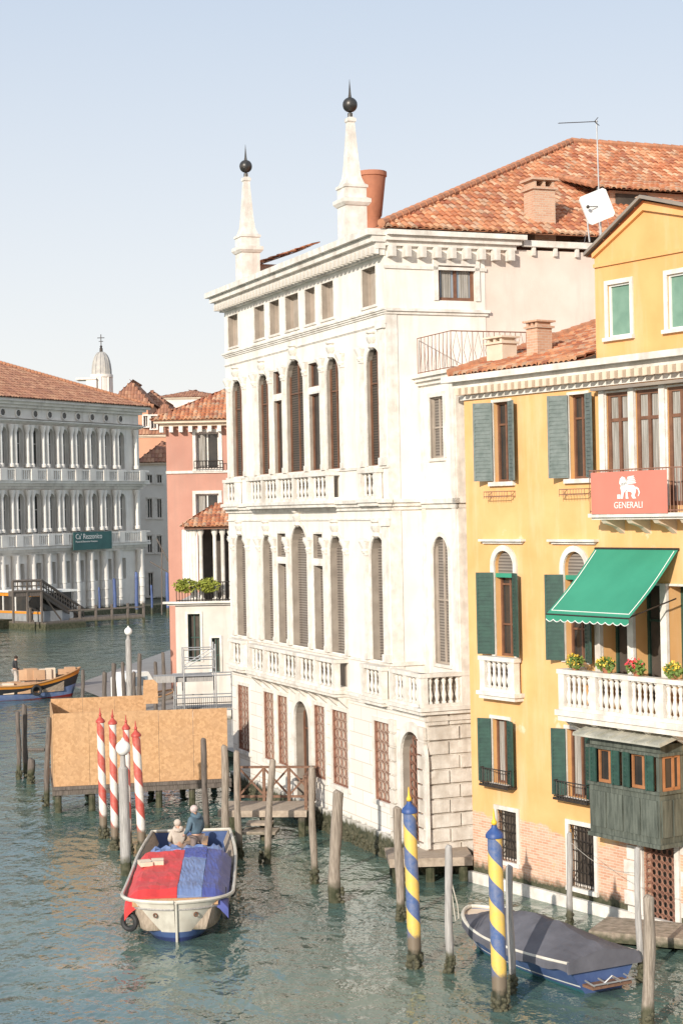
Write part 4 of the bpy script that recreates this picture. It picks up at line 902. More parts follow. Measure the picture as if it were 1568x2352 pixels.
for k in range(3): a=HL*.58*k/3; g=MB(HF); g.box(a,a+HL*.58/3-.01,4.35,4.4,dz,hz+.1); g.build('chipboard_panel',M['osb'],hp)
g=MB(HF); x=HF.hit(345,1600,4.)[0]; g.prism([(x-.3,3.9,hz-.2),(x+.3,3.9,hz-.2),(x+.3,3.9,hz+.6),(x+.15,3.9,hz+.75),(x-.25,3.9,hz+.75)],(0,.05,0)); g.build('chipboard_panel',M['osb'],hp)
for k in range(6):
    for y in(.1,3.8): g=MB(HF); g.tube([(.1+k*HL/5.2,y,-1.2),(.12+k*HL/5.2,y,dz-.12)],[.13,.12],8); g.build('pile',M['piled'],hp,True)
# scaffold
sc0=at(402,1600,72); ScF=Frame(sc0.x,72,.15); sf_=thing('scaffold','aluminium scaffold tower with planks and mesh rails beside the hoarding','scaffold',ScF)
X=lambda px,off=0.:ScF.hit(px,1600,off)[0]; Z=lambda py,off=0.:ScF.hit(460,py,off)[1]
g=MB(ScF)
for off in(0,1.2):
    for px,y0,y1 in ((404,1552,1700),(424,1490,1635),(497,1480,1640),(538,1500,1700)): g.tube([(X(px),off,Z(y1)),(X(px),off,Z(y0))],.032,6)
    for py in (1552,1602,1632): g.tube([(X(400),off,Z(py)),(X(540),off,Z(py))],.028,6)
    for py in (1492,1515,1535): g.tube([(X(424),off,Z(py)),(X(497),off,Z(py))],.024,6)
    g.tube([(X(404),off,Z(1632)),(X(520),off,Z(1710))],.024,6); g.tube([(X(424),off,Z(1535)),(X(497),off,Z(1492))],.022,6)
g.build('tube_frame',M['alu'],sf_,True)
for a in ((402,538,0,1.2,1632,1626),(355,490,.1,.9,1566,1551)): g=MB(ScF); g.box(X(a[0]),X(a[1]),a[2],a[3],Z(a[4]),Z(a[5])); g.build('plank_deck',M['pileg'],sf_)
g=MB(ScF)
for k in range(30): x=X(402)+(X(538)-X(402))*k/29; g.tube([(x,-.02,Z(1628)),(x,-.02,Z(1603))],.01,3)
g.box(X(402),X(538),-.025,-.015,Z(1616),Z(1614)); g.build('mesh_guard',M['iron'],sf_)
# ================= JETTY
JF=Frame(at(500,1858,59).x,59,-.12); jt=thing('wooden_jetty','weathered wooden jetty with crossed brown handrails below the white palazzo','jetty',JF)
jz=JF.hit(600,1862)[1]; jx1=JF.hit(704,1868)[0]
g=MB(JF)
for k in range(9): g.box(0,jx1,.02+k*.22,.22+k*.22,jz-.07,jz)
g.box(0,jx1,0,.02,jz-.22,jz-.01); g.build('deck',M['plank'],jt)
x0=JF.hit(560,1915,-.5)[0]; x1=JF.hit(638,1915,-.5)[0]; g=MB(JF); g.box(x0,x1,-.9,-.02,jz-.65,jz-.55); g.build('step',M['plank'],jt); g=MB(JF); g.box(x0+.1,x1-.2,-.6,-.02,jz-.4,jz-.32); g.build('step',M['plank'],jt)
xs0,xs1,y=.4,jx1,1.95
g=MB(JF); hh=1.15; n=3; xs_=[xs0+(xs1-xs0)*k/n for k in range(n+1)]
for x in xs_: g.box(x-.05,x+.05,y-.05,y+.05,jz,jz+hh)
g.box(xs0-.1,xs1+.1,y-.07,y+.07,jz+hh,jz+hh+.07); g.box(xs0,xs1,y-.03,y+.03,jz+.12,jz+.2)
for a,b in zip(xs_,xs_[1:]):
    for p,q in(((a,jz+.2),(b,jz+hh)),((a,jz+hh),(b,jz+.2))): g.prism([(p[0],y-.02,p[1]-.05),(q[0],y-.02,q[1]-.05),(q[0],y-.02,q[1]+.05),(p[0],y-.02,p[1]+.05)],(0,.04,0))
g.build('handrail',M['rail'],jt)
g=MB(JF); hh=1.1
for y in(.2,1.1): g.box(jx1-.1,jx1,y,y+.1,jz,jz+hh)
g.box(jx1-.11,jx1+.01,.1,2,jz+hh,jz+hh+.06); g.tube([(jx1-.05,.2,jz+hh),(jx1-.05,1.15,jz+.1)],.04,4); g.tube([(jx1-.05,.2,jz+.1),(jx1-.05,1.15,jz+hh)],.04,4); g.build('side_handrail',M['rail'],jt)
for x in(.2,jx1/2,jx1-.2):
    for y in(.25,1.6): g=MB(JF); g.tube([(x,y,-1),(x,y,jz-.08)],.13,8); g.build('pile',M['piled'],jt,True)
g=MB(JF); x=JF.hit(612,1950,-.4)[0]; g.tube([(x,-.4,-1),(x,-.4,jz-.6)],.18,8); g.build('pile',M['piled'],jt,True)
def dock(label,pxa,pxb,py,Y,z,dep,rot):
    a=at(pxa,py,Y); F_=Frame(a.x,a.y,rot); t=thing('water_dock',label,'dock',F_); x1=F_.hit(pxb,py)[0]
    g=MB(F_); n=int(dep/.25)
    for k in range(n): g.box(0,x1,k*dep/n,(k+1)*dep/n-.01,z-.08,z)
    g.box(.02,x1-.02,.0,dep,z-.25,z-.082); g.build('deck',M['plank'],t)
    for x in(.25,x1/2,x1-.25):
        for y in(.3,dep-.4): g=MB(F_); g.tube([(x,y,-1),(x,y,z-.25)],.14,8); g.build('pile',M['piled'],t,True)
    return t
dock('low grey plank dock at the water gate between the two buildings',893,1086,1975,51.0,at(990,1972,51.).z,1.8,.05)
dock('low grey plank landing by the lattice gate of the ochre house',1350,1640,2130,43.5,at(1450,2135,43.5).z,1.6,-.45)
# ================= POLES
def pile(px0,py0,px1,py1,wpx,label,mat='pile',bend=0.,group='wooden mooring piles in the canal'):
    b=wp(px1,py1); t=at(px0,py0,b.y); r=wpx/2*b.y/FL; g=MB(); n=11; pts=[];rs=[]
    ph=RN.uniform(0,6)
    for k in range(n):
        f=k/(n-1); p=(b-Vector((0,0,1.2))).lerp(t,f); p+=Vector((bend*math.sin(PI*f)+.018*math.sin(f*9+ph),.018*math.cos(f*7+ph),0)); pts.append(p); rs.append(r*(1.1-.18*f)*(1+.08*math.sin(f*17+ph)))
    pts.append(pts[-1]+Vector((0.02,0,.03+.03*RN.random()))); rs.append(r*.65)
    g.tube(pts,rs,12)
    if wpx>=11:
        for k in range(26):
            a=RN.uniform(0,6.3); z=RN.uniform(-.1,.4); s=RN.uniform(.03,.075); g.ball((b.x+math.cos(a)*r*1.05,b.y+math.sin(a)*r*1.05,z),s,4,1)
    return g.build('mooring_pile',[M[mat],M['seaweed']],org=b,smooth=True,label=label,cat='mooring pile',group=group)
PL=[(466,1700,479,1935,14,'tall thin dark pile standing just left of the jetty'),
(515,1715,520,1950,17,'round brown pile at the left end of the jetty handrail'),
(542,1728,551,1972,15,'slim brown pile in front of the jetty deck, right of the round one'),
(625,1748,606,1985,16,'brown pile leaning to the right in front of the jetty steps'),
(715,1765,722,2030,16,'upright pile at the right end of the jetty'),
(778,1820,775,2072,27,'thick short crooked pile below the barred windows of the white palazzo'),
(912,1857,921,2115,20,'brown pile touching the left side of the blue and yellow pole'),
(1490,2062,1484,2365,28,'thick grey brown pile at the bottom right corner')]
for i,p in enumerate(PL): pile(*p,mat='piled' if i==0 else 'pile',bend=-.12 if i==5 else 0)
for p in ((1028,1947,1032,2235,18,'smooth grey post between the two blue and yellow poles'),(1168,1992,1176,2282,17,'smooth grey post close behind the front blue and yellow pole'),(1306,1917,1308,2132,14,'slim grey post in front of the barred window of the ochre house'),(1461,1952,1471,2255,15,'grey post in front of the quoins of the ochre house')):
    pile(*p,mat='pileg')
for p in ((55,1620,62,1785,13,'dark pile at the far left, taller of a pair'),(42,1637,44,1790,11,'dark pile at the far left, shorter of a pair'),(112,1650,104,1852,13,'dark pile leaning on the left corner of the hoarding'),(72,1745,70,1800,18,'stub of a dark pile under the far left cross beam')):
    pile(*p,mat='piled')
g=MB(); g.tube([wp(48,1770)+Vector((0,0,.9)),wp(104,1770)+Vector((0,0,.9))],.08,6); g.build('cross_beam',M['piled'],org=wp(48,1770),label='horizontal dark beam joining the far left piles',cat='beam')
for i,(x,y0,y1,w) in enumerate(((190,1540,1645,9),(240,1545,1650,11),(262,1525,1650,11),(283,1522,1650,9),(320,1503,1655,10),(357,1522,1660,9),(375,1500,1660,9),(308,1545,1655,8))):
    pile(x,y0,x+2,y1,w,'dark pile behind the hoarding, number %s counting from the left'%['one','two','three','four','six','seven','eight','five'][i],'piled')
for i,(x,y0,y1,w) in enumerate(((193,1330,1418,10),(263,1330,1416,8),(313,1315,1414,8),(384,1313,1412,8),(228,1350,1418,5),(348,1345,1412,5))):
    pile(x,y0,x+2,y1,w,'blue mooring pole by the far palace, %s from the left'%['first','third','fourth','sixth','second','fifth'][i],'blueg',0,'blue mooring poles by the far palace')
def paline(px0,py0,px1,py1,wpx,label,mat,capm,group,c=1.):
    b=wp(px1,py1); t=at(px0,py0,b.y); h=t.z; r=wpx/2*b.y/FL
    R=Vector((0,0,1)).rotation_difference((t-b).normalized()).to_matrix().to_4x4()
    T=Matrix.Translation(b)@R; o=thing('striped_mooring_pole',label,'mooring pole',T,group)
    g=MB(T); g.tube([(0,0,-1.2),(0,0,h*.5),(0,0,h)],[r*1.0,r,r*.95],20); g.build('shaft',M[mat],o,True)
    g=MB(T); g.lathe(0,0,[(r*.95,h),(r*1.2,h+.02*c),(r*1.2,h+.08*c),(r*1.0,h+.14*c),(r*.42,h+.24*c),(r*.35,h+.3*c)],16); g.build('cap',M[capm[0]],o,True)
    g=MB(T); g.ball((0,0,h+.3*c+r*.35),r*.4,8); g.tube([(0,0,h+.3*c+r*.65),(0,0,h+.3*c+r*.95),(0,0,h+.36*c+r*1.8)],[r*.26,r*.18,.01],8); g.build('finial',M[capm[1]],o,True)
    g=MB(T)
    for k in range(60): a=RN.uniform(0,6.3); z=RN.uniform(-.1,.32); s=RN.uniform(.03,.08); g.ball((math.cos(a)*r*1.05,math.sin(a)*r*1.05,z),s,4)
    g.build('seaweed_crust',M['seaweed'],o,kind='stuff')
for a in ((231,1660,239,1925,18,'leftmost red and white striped pole beside the hoarding'),(259,1664,265,1952,18,'second red and white striped pole from the left, behind the lamp'),(290,1676,296,1962,16,'red and white striped pole hidden behind the near lamp globe'),(313,1692,328,1962,20,'rightmost and leaning red and white striped pole')):
    paline(*a,'redw',('redp','redp'),'red and white striped poles',.75)
for a in ((940,1868,953,2222,31,'blue and yellow striped pole nearer the white palazzo'),(1135,1925,1148,2318,35,'blue and yellow striped pole in front of the moored covered boat')):
    paline(*a,'bluey',('bluep','yellp'),'blue and yellow striped poles',.95)
def lamp(px,pyg,rg,pyt,pxb,pyb,wpx,label):
    b=wp(pxb,pyb); Y=b.y; t=at(px,pyt,Y); gl=at(px,pyg,Y); k=Y/FL
    o=thing('canal_lamp',label,'lamp',b); g=MB(); g.tube([b-Vector((0,0,1)),b.lerp(t,.5),t],[wpx/2*k*1.15,wpx/2*k*1.05,wpx/2*k],14); g.build('post',M['pileg'],o,True)
    g=MB(); g.lathe(t.x,t.y,[(wpx*.5*k,t.z),(wpx*.3*k,t.z+.08),(wpx*.25*k,gl.z-rg*k),(wpx*.45*k,gl.z-rg*k*.9)],10); g.build('collar',M['pileg'],o,True)
    g=MB(); g.ball(gl,rg*k,14); g.build('globe',M['globe'],o,True); g=MB(); g.lathe(gl.x,gl.y,[(rg*.5*k,gl.z+rg*k*.85),(rg*.25*k,gl.z+rg*k*1.1),(.02,gl.z+rg*k*1.4)],10); g.build('lamp_cap',M['whitep'],o,True)
lamp(283,1718,17,1765,291,2010,23,'white globe lamp on a thick grey post in front of the striped poles')
lamp(295,1450,9,1470,299,1640,13,'distant white globe lamp on a tall post behind the hoarding')
# ================= BOATS
def hull_fns(L,B,fm,fb,blunt=2.4,t0=.55,stern=.82,ex=.6):
    def w(t):
        if t<t0: return B/2*(stern+(1-stern)*math.sin(min(t/.4,1)*PI/2))
        return max(B/2*max(0,1-((t-t0)/(1-t0))**blunt)**ex,.03)
    sh=lambda t:fm+(fb-fm)*max(0,(t-.3)/.7)**2+.12*(1-t)**3
    def P(t,q,s): return Vector((t*L+(q-1)*.6*t**8,s*w(t)*(q**.38)*(.84+.16*q),-.25+(sh(t)+.25)*q))
    return w,sh,P
def hull(T,par,L,B,fm,fb,colf,mats,gun,deckz,blunt=2.4,t0=.55,stern=.82,fore=.8,floor=None,ex=.6):
    w,sh,P=hull_fns(L,B,fm,fb,blunt,t0,stern,ex); nx,nz=90,26; g=MB(T); ts=[1-(1-k/nx)**2.2 for k in range(nx+1)]
    for s in(-1,1):
        base_=len(g.v); g.v+=[P(t,j/nz,s) for t in ts for j in range(nz+1)]
        for i in range(nx):
            for j in range(nz):
                a=base_+i*(nz+1)+j; g.f.append([a,a+nz+1,a+nz+2,a+1]); g.m.append(colf((ts[i]+ts[i+1])/2,(j+.5)/nz,s)); g.uv.append(None)
    g.poly([P(0,j/nz,-1) for j in range(nz,-1,-1)]+[P(0,j/nz,1) for j in range(nz+1)],colf(0,.6,1))
    g.build('hull',mats,par,True)
    g=MB(T)
    for s in(-1,1): g.tube([P(t,1,s)+Vector((0,0,.02)) for t in ts],.05,6)
    g.tube([P(0,1,-1)+Vector((0,0,.02)),P(0,1,1)+Vector((0,0,.02))],.05,6); g.build('gunwale',gun,par,True)
    g=MB(T)
    for i in range(nx):
        a,b=ts[i],ts[i+1]; hi=(a+b)/2>=fore
        f=sh if hi else (lambda t:deckz); k=.96 if hi else .74; dzz=.04 if hi else 0
        g.poly([(a*L,-w(a)*k,f(a)-dzz),(b*L,-w(b)*k,f(b)-dzz),(b*L,w(b)*k,f(b)-dzz),(a*L,w(a)*k,f(a)-dzz)])
        for s in(-1,1):
            if not hi: g.poly([(a*L,s*w(a)*.74,deckz),(b*L,s*w(b)*.74,deckz),(b*L,s*w(b)*.95,sh(b)),(a*L,s*w(a)*.95,sh(a))])
    x=fore*L; g.poly([(x,-w(fore)*.74,deckz),(x,w(fore)*.74,deckz),(x,w(fore)*.95,sh(fore)-.04),(x,-w(fore)*.95,sh(fore)-.04)])
    g.build('deck',floor or M['plank'],par)
    return w,sh,P
def boatT(bow,stern):
    d=bow-stern; return Matrix.Translation((stern.x,stern.y,0))@Matrix.Rotation(math.atan2(d.y,d.x),4,'Z'),d.length
bow=wp(404,2174); ste=Vector((at(440,1955,55.2).x,55.2,0)); BT,BL=boatT(bow,ste)
big=thing('cargo_boat','wide wooden cargo boat with cream and blue hull coming towards the viewer','boat',BT)
wf,shf,Pf=hull_fns(BL,2.92,.82,1.1,2.8,.82,.84,.6)
def cf(t,q,s):
    if q<.26: return 2
    if q>.85: return 0
    if t<.84: return 1 if q<.7 else 0
    yy=wf(t)/1.46      # 1 at the shoulders, 0 at the stem
    if q<.40: return 1
    top=.40+.40*max(0,min(1,(yy-.42)/.38))
    return 1 if q<top else 0
w,sh,P=hull(BT,big,BL,2.92,.82,1.1,cf,[M['hullw'],M['hullb'],M['hulld']],M['hullw'],.3,2.8,.82,.84,.955,None,.6)
g=MB(BT); g.tube([P(1,q/6,1)*1+Vector((.03,0,0)) for q in range(7)],.035,6); g.build('stem',M['hullw'],big,True)
for s in(-1,1): g=MB(BT); g.tube([P(1-(1-t/30)**2,.86,s)+Vector((0,.02*s,0)) for t in range(31)],.028,5); g.build('rubbing_strake',M['pileg'],big,True)
for s in(-1,1): g=MB(BT); g.torus(P(.985,.74,s)+Vector((.04,s*.02,0)),(1,s*.4,0),.05,.018,12,5); g.build('hawse_eye',M['brown'],big,True)
def tarp(name,mat,x0,x1,y0,y1,zf,par,nx=18,ny=12,seed=0,sag=.25,edge=()):
    g=MB(BT); rr=random.Random(seed); W=[[rr.uniform(-.014,.014) for _ in range(ny+1)] for _ in range(nx+1)]
    pt=lambda i,j:Vector((x0+(x1-x0)*i/nx,y0+(y1-y0)*j/ny,zf(x0+(x1-x0)*i/nx,y0+(y1-y0)*j/ny)+W[i][j]))
    for i in range(nx):
        for j in range(ny): g.poly([pt(i,j),pt(i+1,j),pt(i+1,j+1),pt(i,j+1)])
    for j in range(ny):
        for i in(0,nx): a,b=pt(i,j),pt(i,j+1); g.poly([a,b,b-Vector((0,0,sag)),a-Vector((0,0,sag))])
    for i in range(nx):
        for j in edge: a,b=pt(i,j),pt(i+1,j); g.poly([a,b,b-Vector((0,0,sag)),a-Vector((0,0,sag))])
    return g.build(name,mat,par)
fx0,fx1=BL*.46,BL*.94
def prof(x,y):
    z=1.3-.04*abs(y)-.3*max(0,(abs(y)-1.0)/.34)**1.6+.02*math.sin(x*4)+.016*math.sin(y*8+x*2)
    return z-.14*max(0,(x-fx1+.5)/.5)**2
tr_=thing('cargo_tarpaulin','red and blue tarpaulin spread over the cargo of the near boat','tarpaulin',BT@Matrix.Translation((BL*.6,0,.9)))
tarp('red_sheet',M['tarr'],fx0,fx1,-1.34,.02,prof,tr_,seed=1,edge=(0,)); 
tarp('light_blue_sheet',M['tarl'],fx0+.9,fx1,.03,.66,prof,tr_,seed=2); tarp('blue_sheet',M['tarb'],fx0-.3,fx1+.02,.67,1.34,prof,tr_,seed=3,edge=(12,))
tarp('blue_fold',M['tarb'],fx0-.4,fx0+.88,.03,.66,lambda x,y:prof(x,y)+.02,tr_,seed=4,sag=.3)
g=MB(BT); g.box(fx1+.05,fx1+.12,-1.12,1.08,.92,1.1); g.build('cargo_board',M['wood'],big)
tb=MB(BT); rr=random.Random(5); x0,x1=BL*.25,fx0-.1; nx=ny=14
W=[[rr.uniform(0,.2) for _ in range(ny+1)] for _ in range(nx+1)]
pt=lambda i,j:Vector((x0+(x1-x0)*i/nx,-1.1+2.2*j/ny,.9+W[i][j]*(1 if 0<i<nx and 0<j<ny else 0)))
for i in range(nx):
    for j in range(ny): tb.poly([pt(i,j),pt(i+1,j),pt(i+1,j+1),pt(i,j+1)])
for j in range(ny): a,b=pt(nx,j),pt(nx,j+1); tb.poly([a,b,b-Vector((0,0,.4)),a-Vector((0,0,.4))])
tb.build('crumpled_tarpaulin',M['tarb2'],org=BT@Vector((x0,0,.6)),smooth=True,label='crumpled light blue tarpaulin heaped at the rear of the near boat',cat='tarpaulin')
for (px,py,lab,a) in ((334,1985,'pale carton on the red tarpaulin, left of two',.3),(362,1982,'pale carton on the red tarpaulin, right of two',.1)):
    q=wp(px,py,1.3); MM=Matrix.Translation((q.x,q.y,1.28))@Matrix.Rotation(a,4,'Z'); g=MB(MM); g.box(-.17,.17,-.25,.25,0,.11); g.box(-.175,.175,-.02,.02,.111,.115); g.build('carton',M['cream'],org=q,label=lab,cat='box',group='pale cartons on the red tarpaulin')
def fender(c,ax,lab,R=.17,r=.065,mat='rubber'):
    g=MB(); g.torus(c,ax,R,r,22,8); g.tube([c+Vector((0,0,R)),c+Vector((0,0,R+.45))],.012,4); g.build('tyre_fender',M[mat],org=Vector(c),smooth=True,label=lab,cat='tyre',group='tyre fenders on the boats')
fender(BT@(P(.93,.7,-1)+Vector((.05,-.2,-.18))),BT.to_3x3()@Vector((1,-.5,.0)),'black tyre fender hanging at the left side of the near boat bow',.19,.07)
fender(BT@(P(.9,.75,1)+Vector((0,.1,-.1))),BT.to_3x3()@Vector((.3,1,0)),'black tyre fender at the right bow of the near boat')
fender(BT@(P(.68,.8,1)+Vector((0,.1,-.0))),BT.to_3x3()@Vector((.3,1,0)),'black tyre fender further back on the right side of the near boat')
g=MB(BT); g.box(.2,1.4,-.5,.5,.3,.75); g.box(.15,1.45,-.55,.55,.75,.8); g.build('engine_box',M['wood'],big)
# covered boat right
ste=wp(1385,2275); bow=wp(1082,2160); bow=Vector((bow.x,bow.y,0)); BT2,BL2=boatT(bow,ste)
cb=thing('covered_motorboat','blue motorboat moored under a grey canvas cover beside the ochre house','boat',BT2)
cf2=lambda t,q,s:2 if q<.36 else(1 if .42<q<.46 else 0)
w2_,sh2,P2=hull(BT2,cb,BL2,2.15,.6,.85,cf2,[M['hullb'],M['whitep'],M['teal']],M['hullw'],.3,2.0,.5,.9,.9,M['cream'])
cv=MB(BT2); nx,ny=40,24; rr=random.Random(9)
def cvp(i,j):
    t=-.01+.91*i/nx; s=2*j/ny-1; s1=max(-1,min(1,s*1.16)); ov=max(0,abs(s)*1.16-1)/.16; wd=w2_(max(0,t))*(1.05+.03*ov); u=i/nx
    hgt=.1+.46*max(0,math.sin(PI*min(1,(.08+.88*u))))**1.1*(1-.2*abs(u-.45)); hgt*=min(1,(1-u)*5+.1)
    cre=.035*math.sin(u*24)*(1-abs(s1))+.015*math.sin(u*40+s*6)*(1-abs(s1)**3)
    return Vector((t*BL2,s1*wd,sh2(max(0,t))+.05+hgt*(1-abs(s1)**1.2)+cre+rr.uniform(-.008,.008)-.2*ov+.025*math.sin(u*30)*ov))
grid=[[cvp(i,j) for j in range(ny+1)] for i in range(nx+1)]
for i in range(nx):
    for j in range(ny): cv.poly([grid[i][j],grid[i+1][j],grid[i+1][j+1],grid[i][j+1]])
for j in range(ny): a,b=grid[0][j],grid[0][j+1]; z0=sh2(0)-.2; cv.poly([a,b,Vector((-.1,b.y,min(b.z,z0))),Vector((-.1,a.y,min(a.z,z0)))])
cv.build('boat_cover',M['greyc'],org=BT2@Vector((BL2*.4,0,.6)),smooth=True,label='dark grey canvas cover stretched over the moored blue boat',cat='boat cover')
g=MB(BT2); g.box(-.4,-.02,-.5,.6,.18,.24); g.build('swim_platform',M['rail'],cb)
g=MB(BT2)
for k in range(4): y=-.5+.36*k; g.tube([(-.45,y,.28),(-.1,y,.33)],.02,5)
g.tube([(-.45,-.5,.3),(-.45,.6,.3)],.02,5); g.tube([(-.4,-.2,.28),(-.45,.1,.45),(-.4,.3,.28)],.02,6); g.build('stern_rail',M['alu'],cb)
# barge left
bow=wp(186,1597); ste=wp(-60,1612); BT3,BL3=boatT(bow,ste)
bg=thing('cargo_barge','blue and black cargo barge with orange rail loaded with boxes at the left edge','boat',BT3)
cf3=lambda t,q,s:2 if q<.25 else(1 if q>.86 else (0 if q>.55 else 3))
w3,sh3,P3=hull(BT3,bg,BL3,2.3,.85,1.7,cf3,[M['hullk'],M['orangep'],M['hullr'],M['tarb2']],M['wood'],.4,1.8,.4,.8,.82)
spots=[(.30,-.6,0),(.37,-.2,0),(.44,-.6,0),(.44,.3,0),(.52,-.55,0),(.52,.35,0),(.6,-.5,0),(.6,.3,0),(.68,-.45,0),(.68,.3,0),(.75,0,0),(.6,-.1,1),(.66,0,1),(.53,0,1),(.48,.1,1),(.72,.1,1),(.84,.1,2),(.9,-.05,2)]
for i,(t,y,l) in enumerate(spots):
    zb=.4+.72*l if l<2 else sh3(t); s=RN.uniform(.27,.4); hh=RN.uniform(.55,.7)if l<2 else .3; g=MB(BT3@Matrix.Translation((t*BL3,y,zb))@Matrix.Rotation(RN.uniform(-.3,.3),4,'Z')); g.box(-s,s,-s*.9,s*.9,0,hh); g.box(-s*1.002,s*1.002,-.03,.03,hh,hh+.004)
    lab=('cardboard box piled in the hold of the barge at the left edge' if l==0 else 'cardboard box on top of the pile on the left barge' if l==1 else 'low cardboard box on the foredeck of the left barge')
    g.build('cardboard_box',M['card' if i%3 else 'cream'],org=BT3@Vector((t*BL3,y,zb)),label=lab,cat='box',group=['boxes in the barge hold','boxes on top of the barge pile','boxes on the barge foredeck'][l])
fender(BT3@(P3(.55,.8,-1)+Vector((0,-.1,-.15))),BT3.to_3x3()@Vector((0,1,0)),'black tyre fender hung on the side of the left barge',.26,.08)
q=wp(250,1640);q2=wp(400,1625); BT4,BL4=boatT(q2,q)
tx=thing('work_boat','white cabin boat moored behind the chipboard hoarding','boat',BT4)
hull(BT4,tx,BL4,2,.7,1.0,lambda t,q,s:0 if q>.4 else 1,[M['whitep'],M['hullk']],M['wood'],.4,2,.5,.85,.8)
g=MB(BT4); L=BL4; g.prism([(L*.15,-.8,.7),(L*.15,-.8,1.9),(L*.2,-.8,2.2),(L*.5,-.8,2.25),(L*.6,-.8,1.6),(L*.65,-.8,.8)],(0,1.6,0)); g.build('cabin',M['whitep'],tx)
for s in (-1,1): g=MB(BT4); a,b=sorted((s*.81,s*.83)); g.box(L*.2,L*.48,a,b,1.5,2.0); g.build('cabin_window',M['glassb'],tx)
g=MB()
for a,b in (((360,1237),(408,1330)),((345,1290),(405,1325)),((372,1262),(372,1412))): g.tube([at(*a,150),at(*b,150)],.06,5)
g.build('derrick',M['piled'],org=wp(372,1470),label='thin leaning derrick poles left of the rose house',cat='derrick')
g=MB(); p=wp(1032,2235); g.tube([p+Vector((.1,0,2.1)),p+Vector((.22,-.05,1.6)),p+Vector((.24,-.05,1.3)),p+Vector((.16,-.05,1.25)),p+Vector((.12,-.03,1.6)),p+Vector((.08,0,2.0))],.015,5); g.build('rope_loop',M['rope'],org=p+Vector((0,0,1.2)),label='pale rope loop hanging on the smooth grey post',cat='rope')
g=MB(); a=wp(1308,2132)+Vector((0,0,2.3)); b=wp(1471,2255)+Vector((0,0,2.5))
g.tube([a.lerp(b,k/10)-Vector((0,0,.25*math.sin(PI*k/10))) for k in range(11)],.008,4); g.build('slack_wire',M['rope'],org=a,label='slack thin wire strung between two grey posts at right',cat='wire')
b=wp(1176,2282)+Vector((0,0,.5)); a2=BT2@P2(.85,1,-1)
g=MB(); g.tube([a2.lerp(b,k/8)-Vector((0,0,.1*math.sin(PI*k/8))) for k in range(9)],.012,4); g.build('mooring_rope',M['rope'],org=b,label='short mooring rope from the covered boat to a grey post',cat='rope')
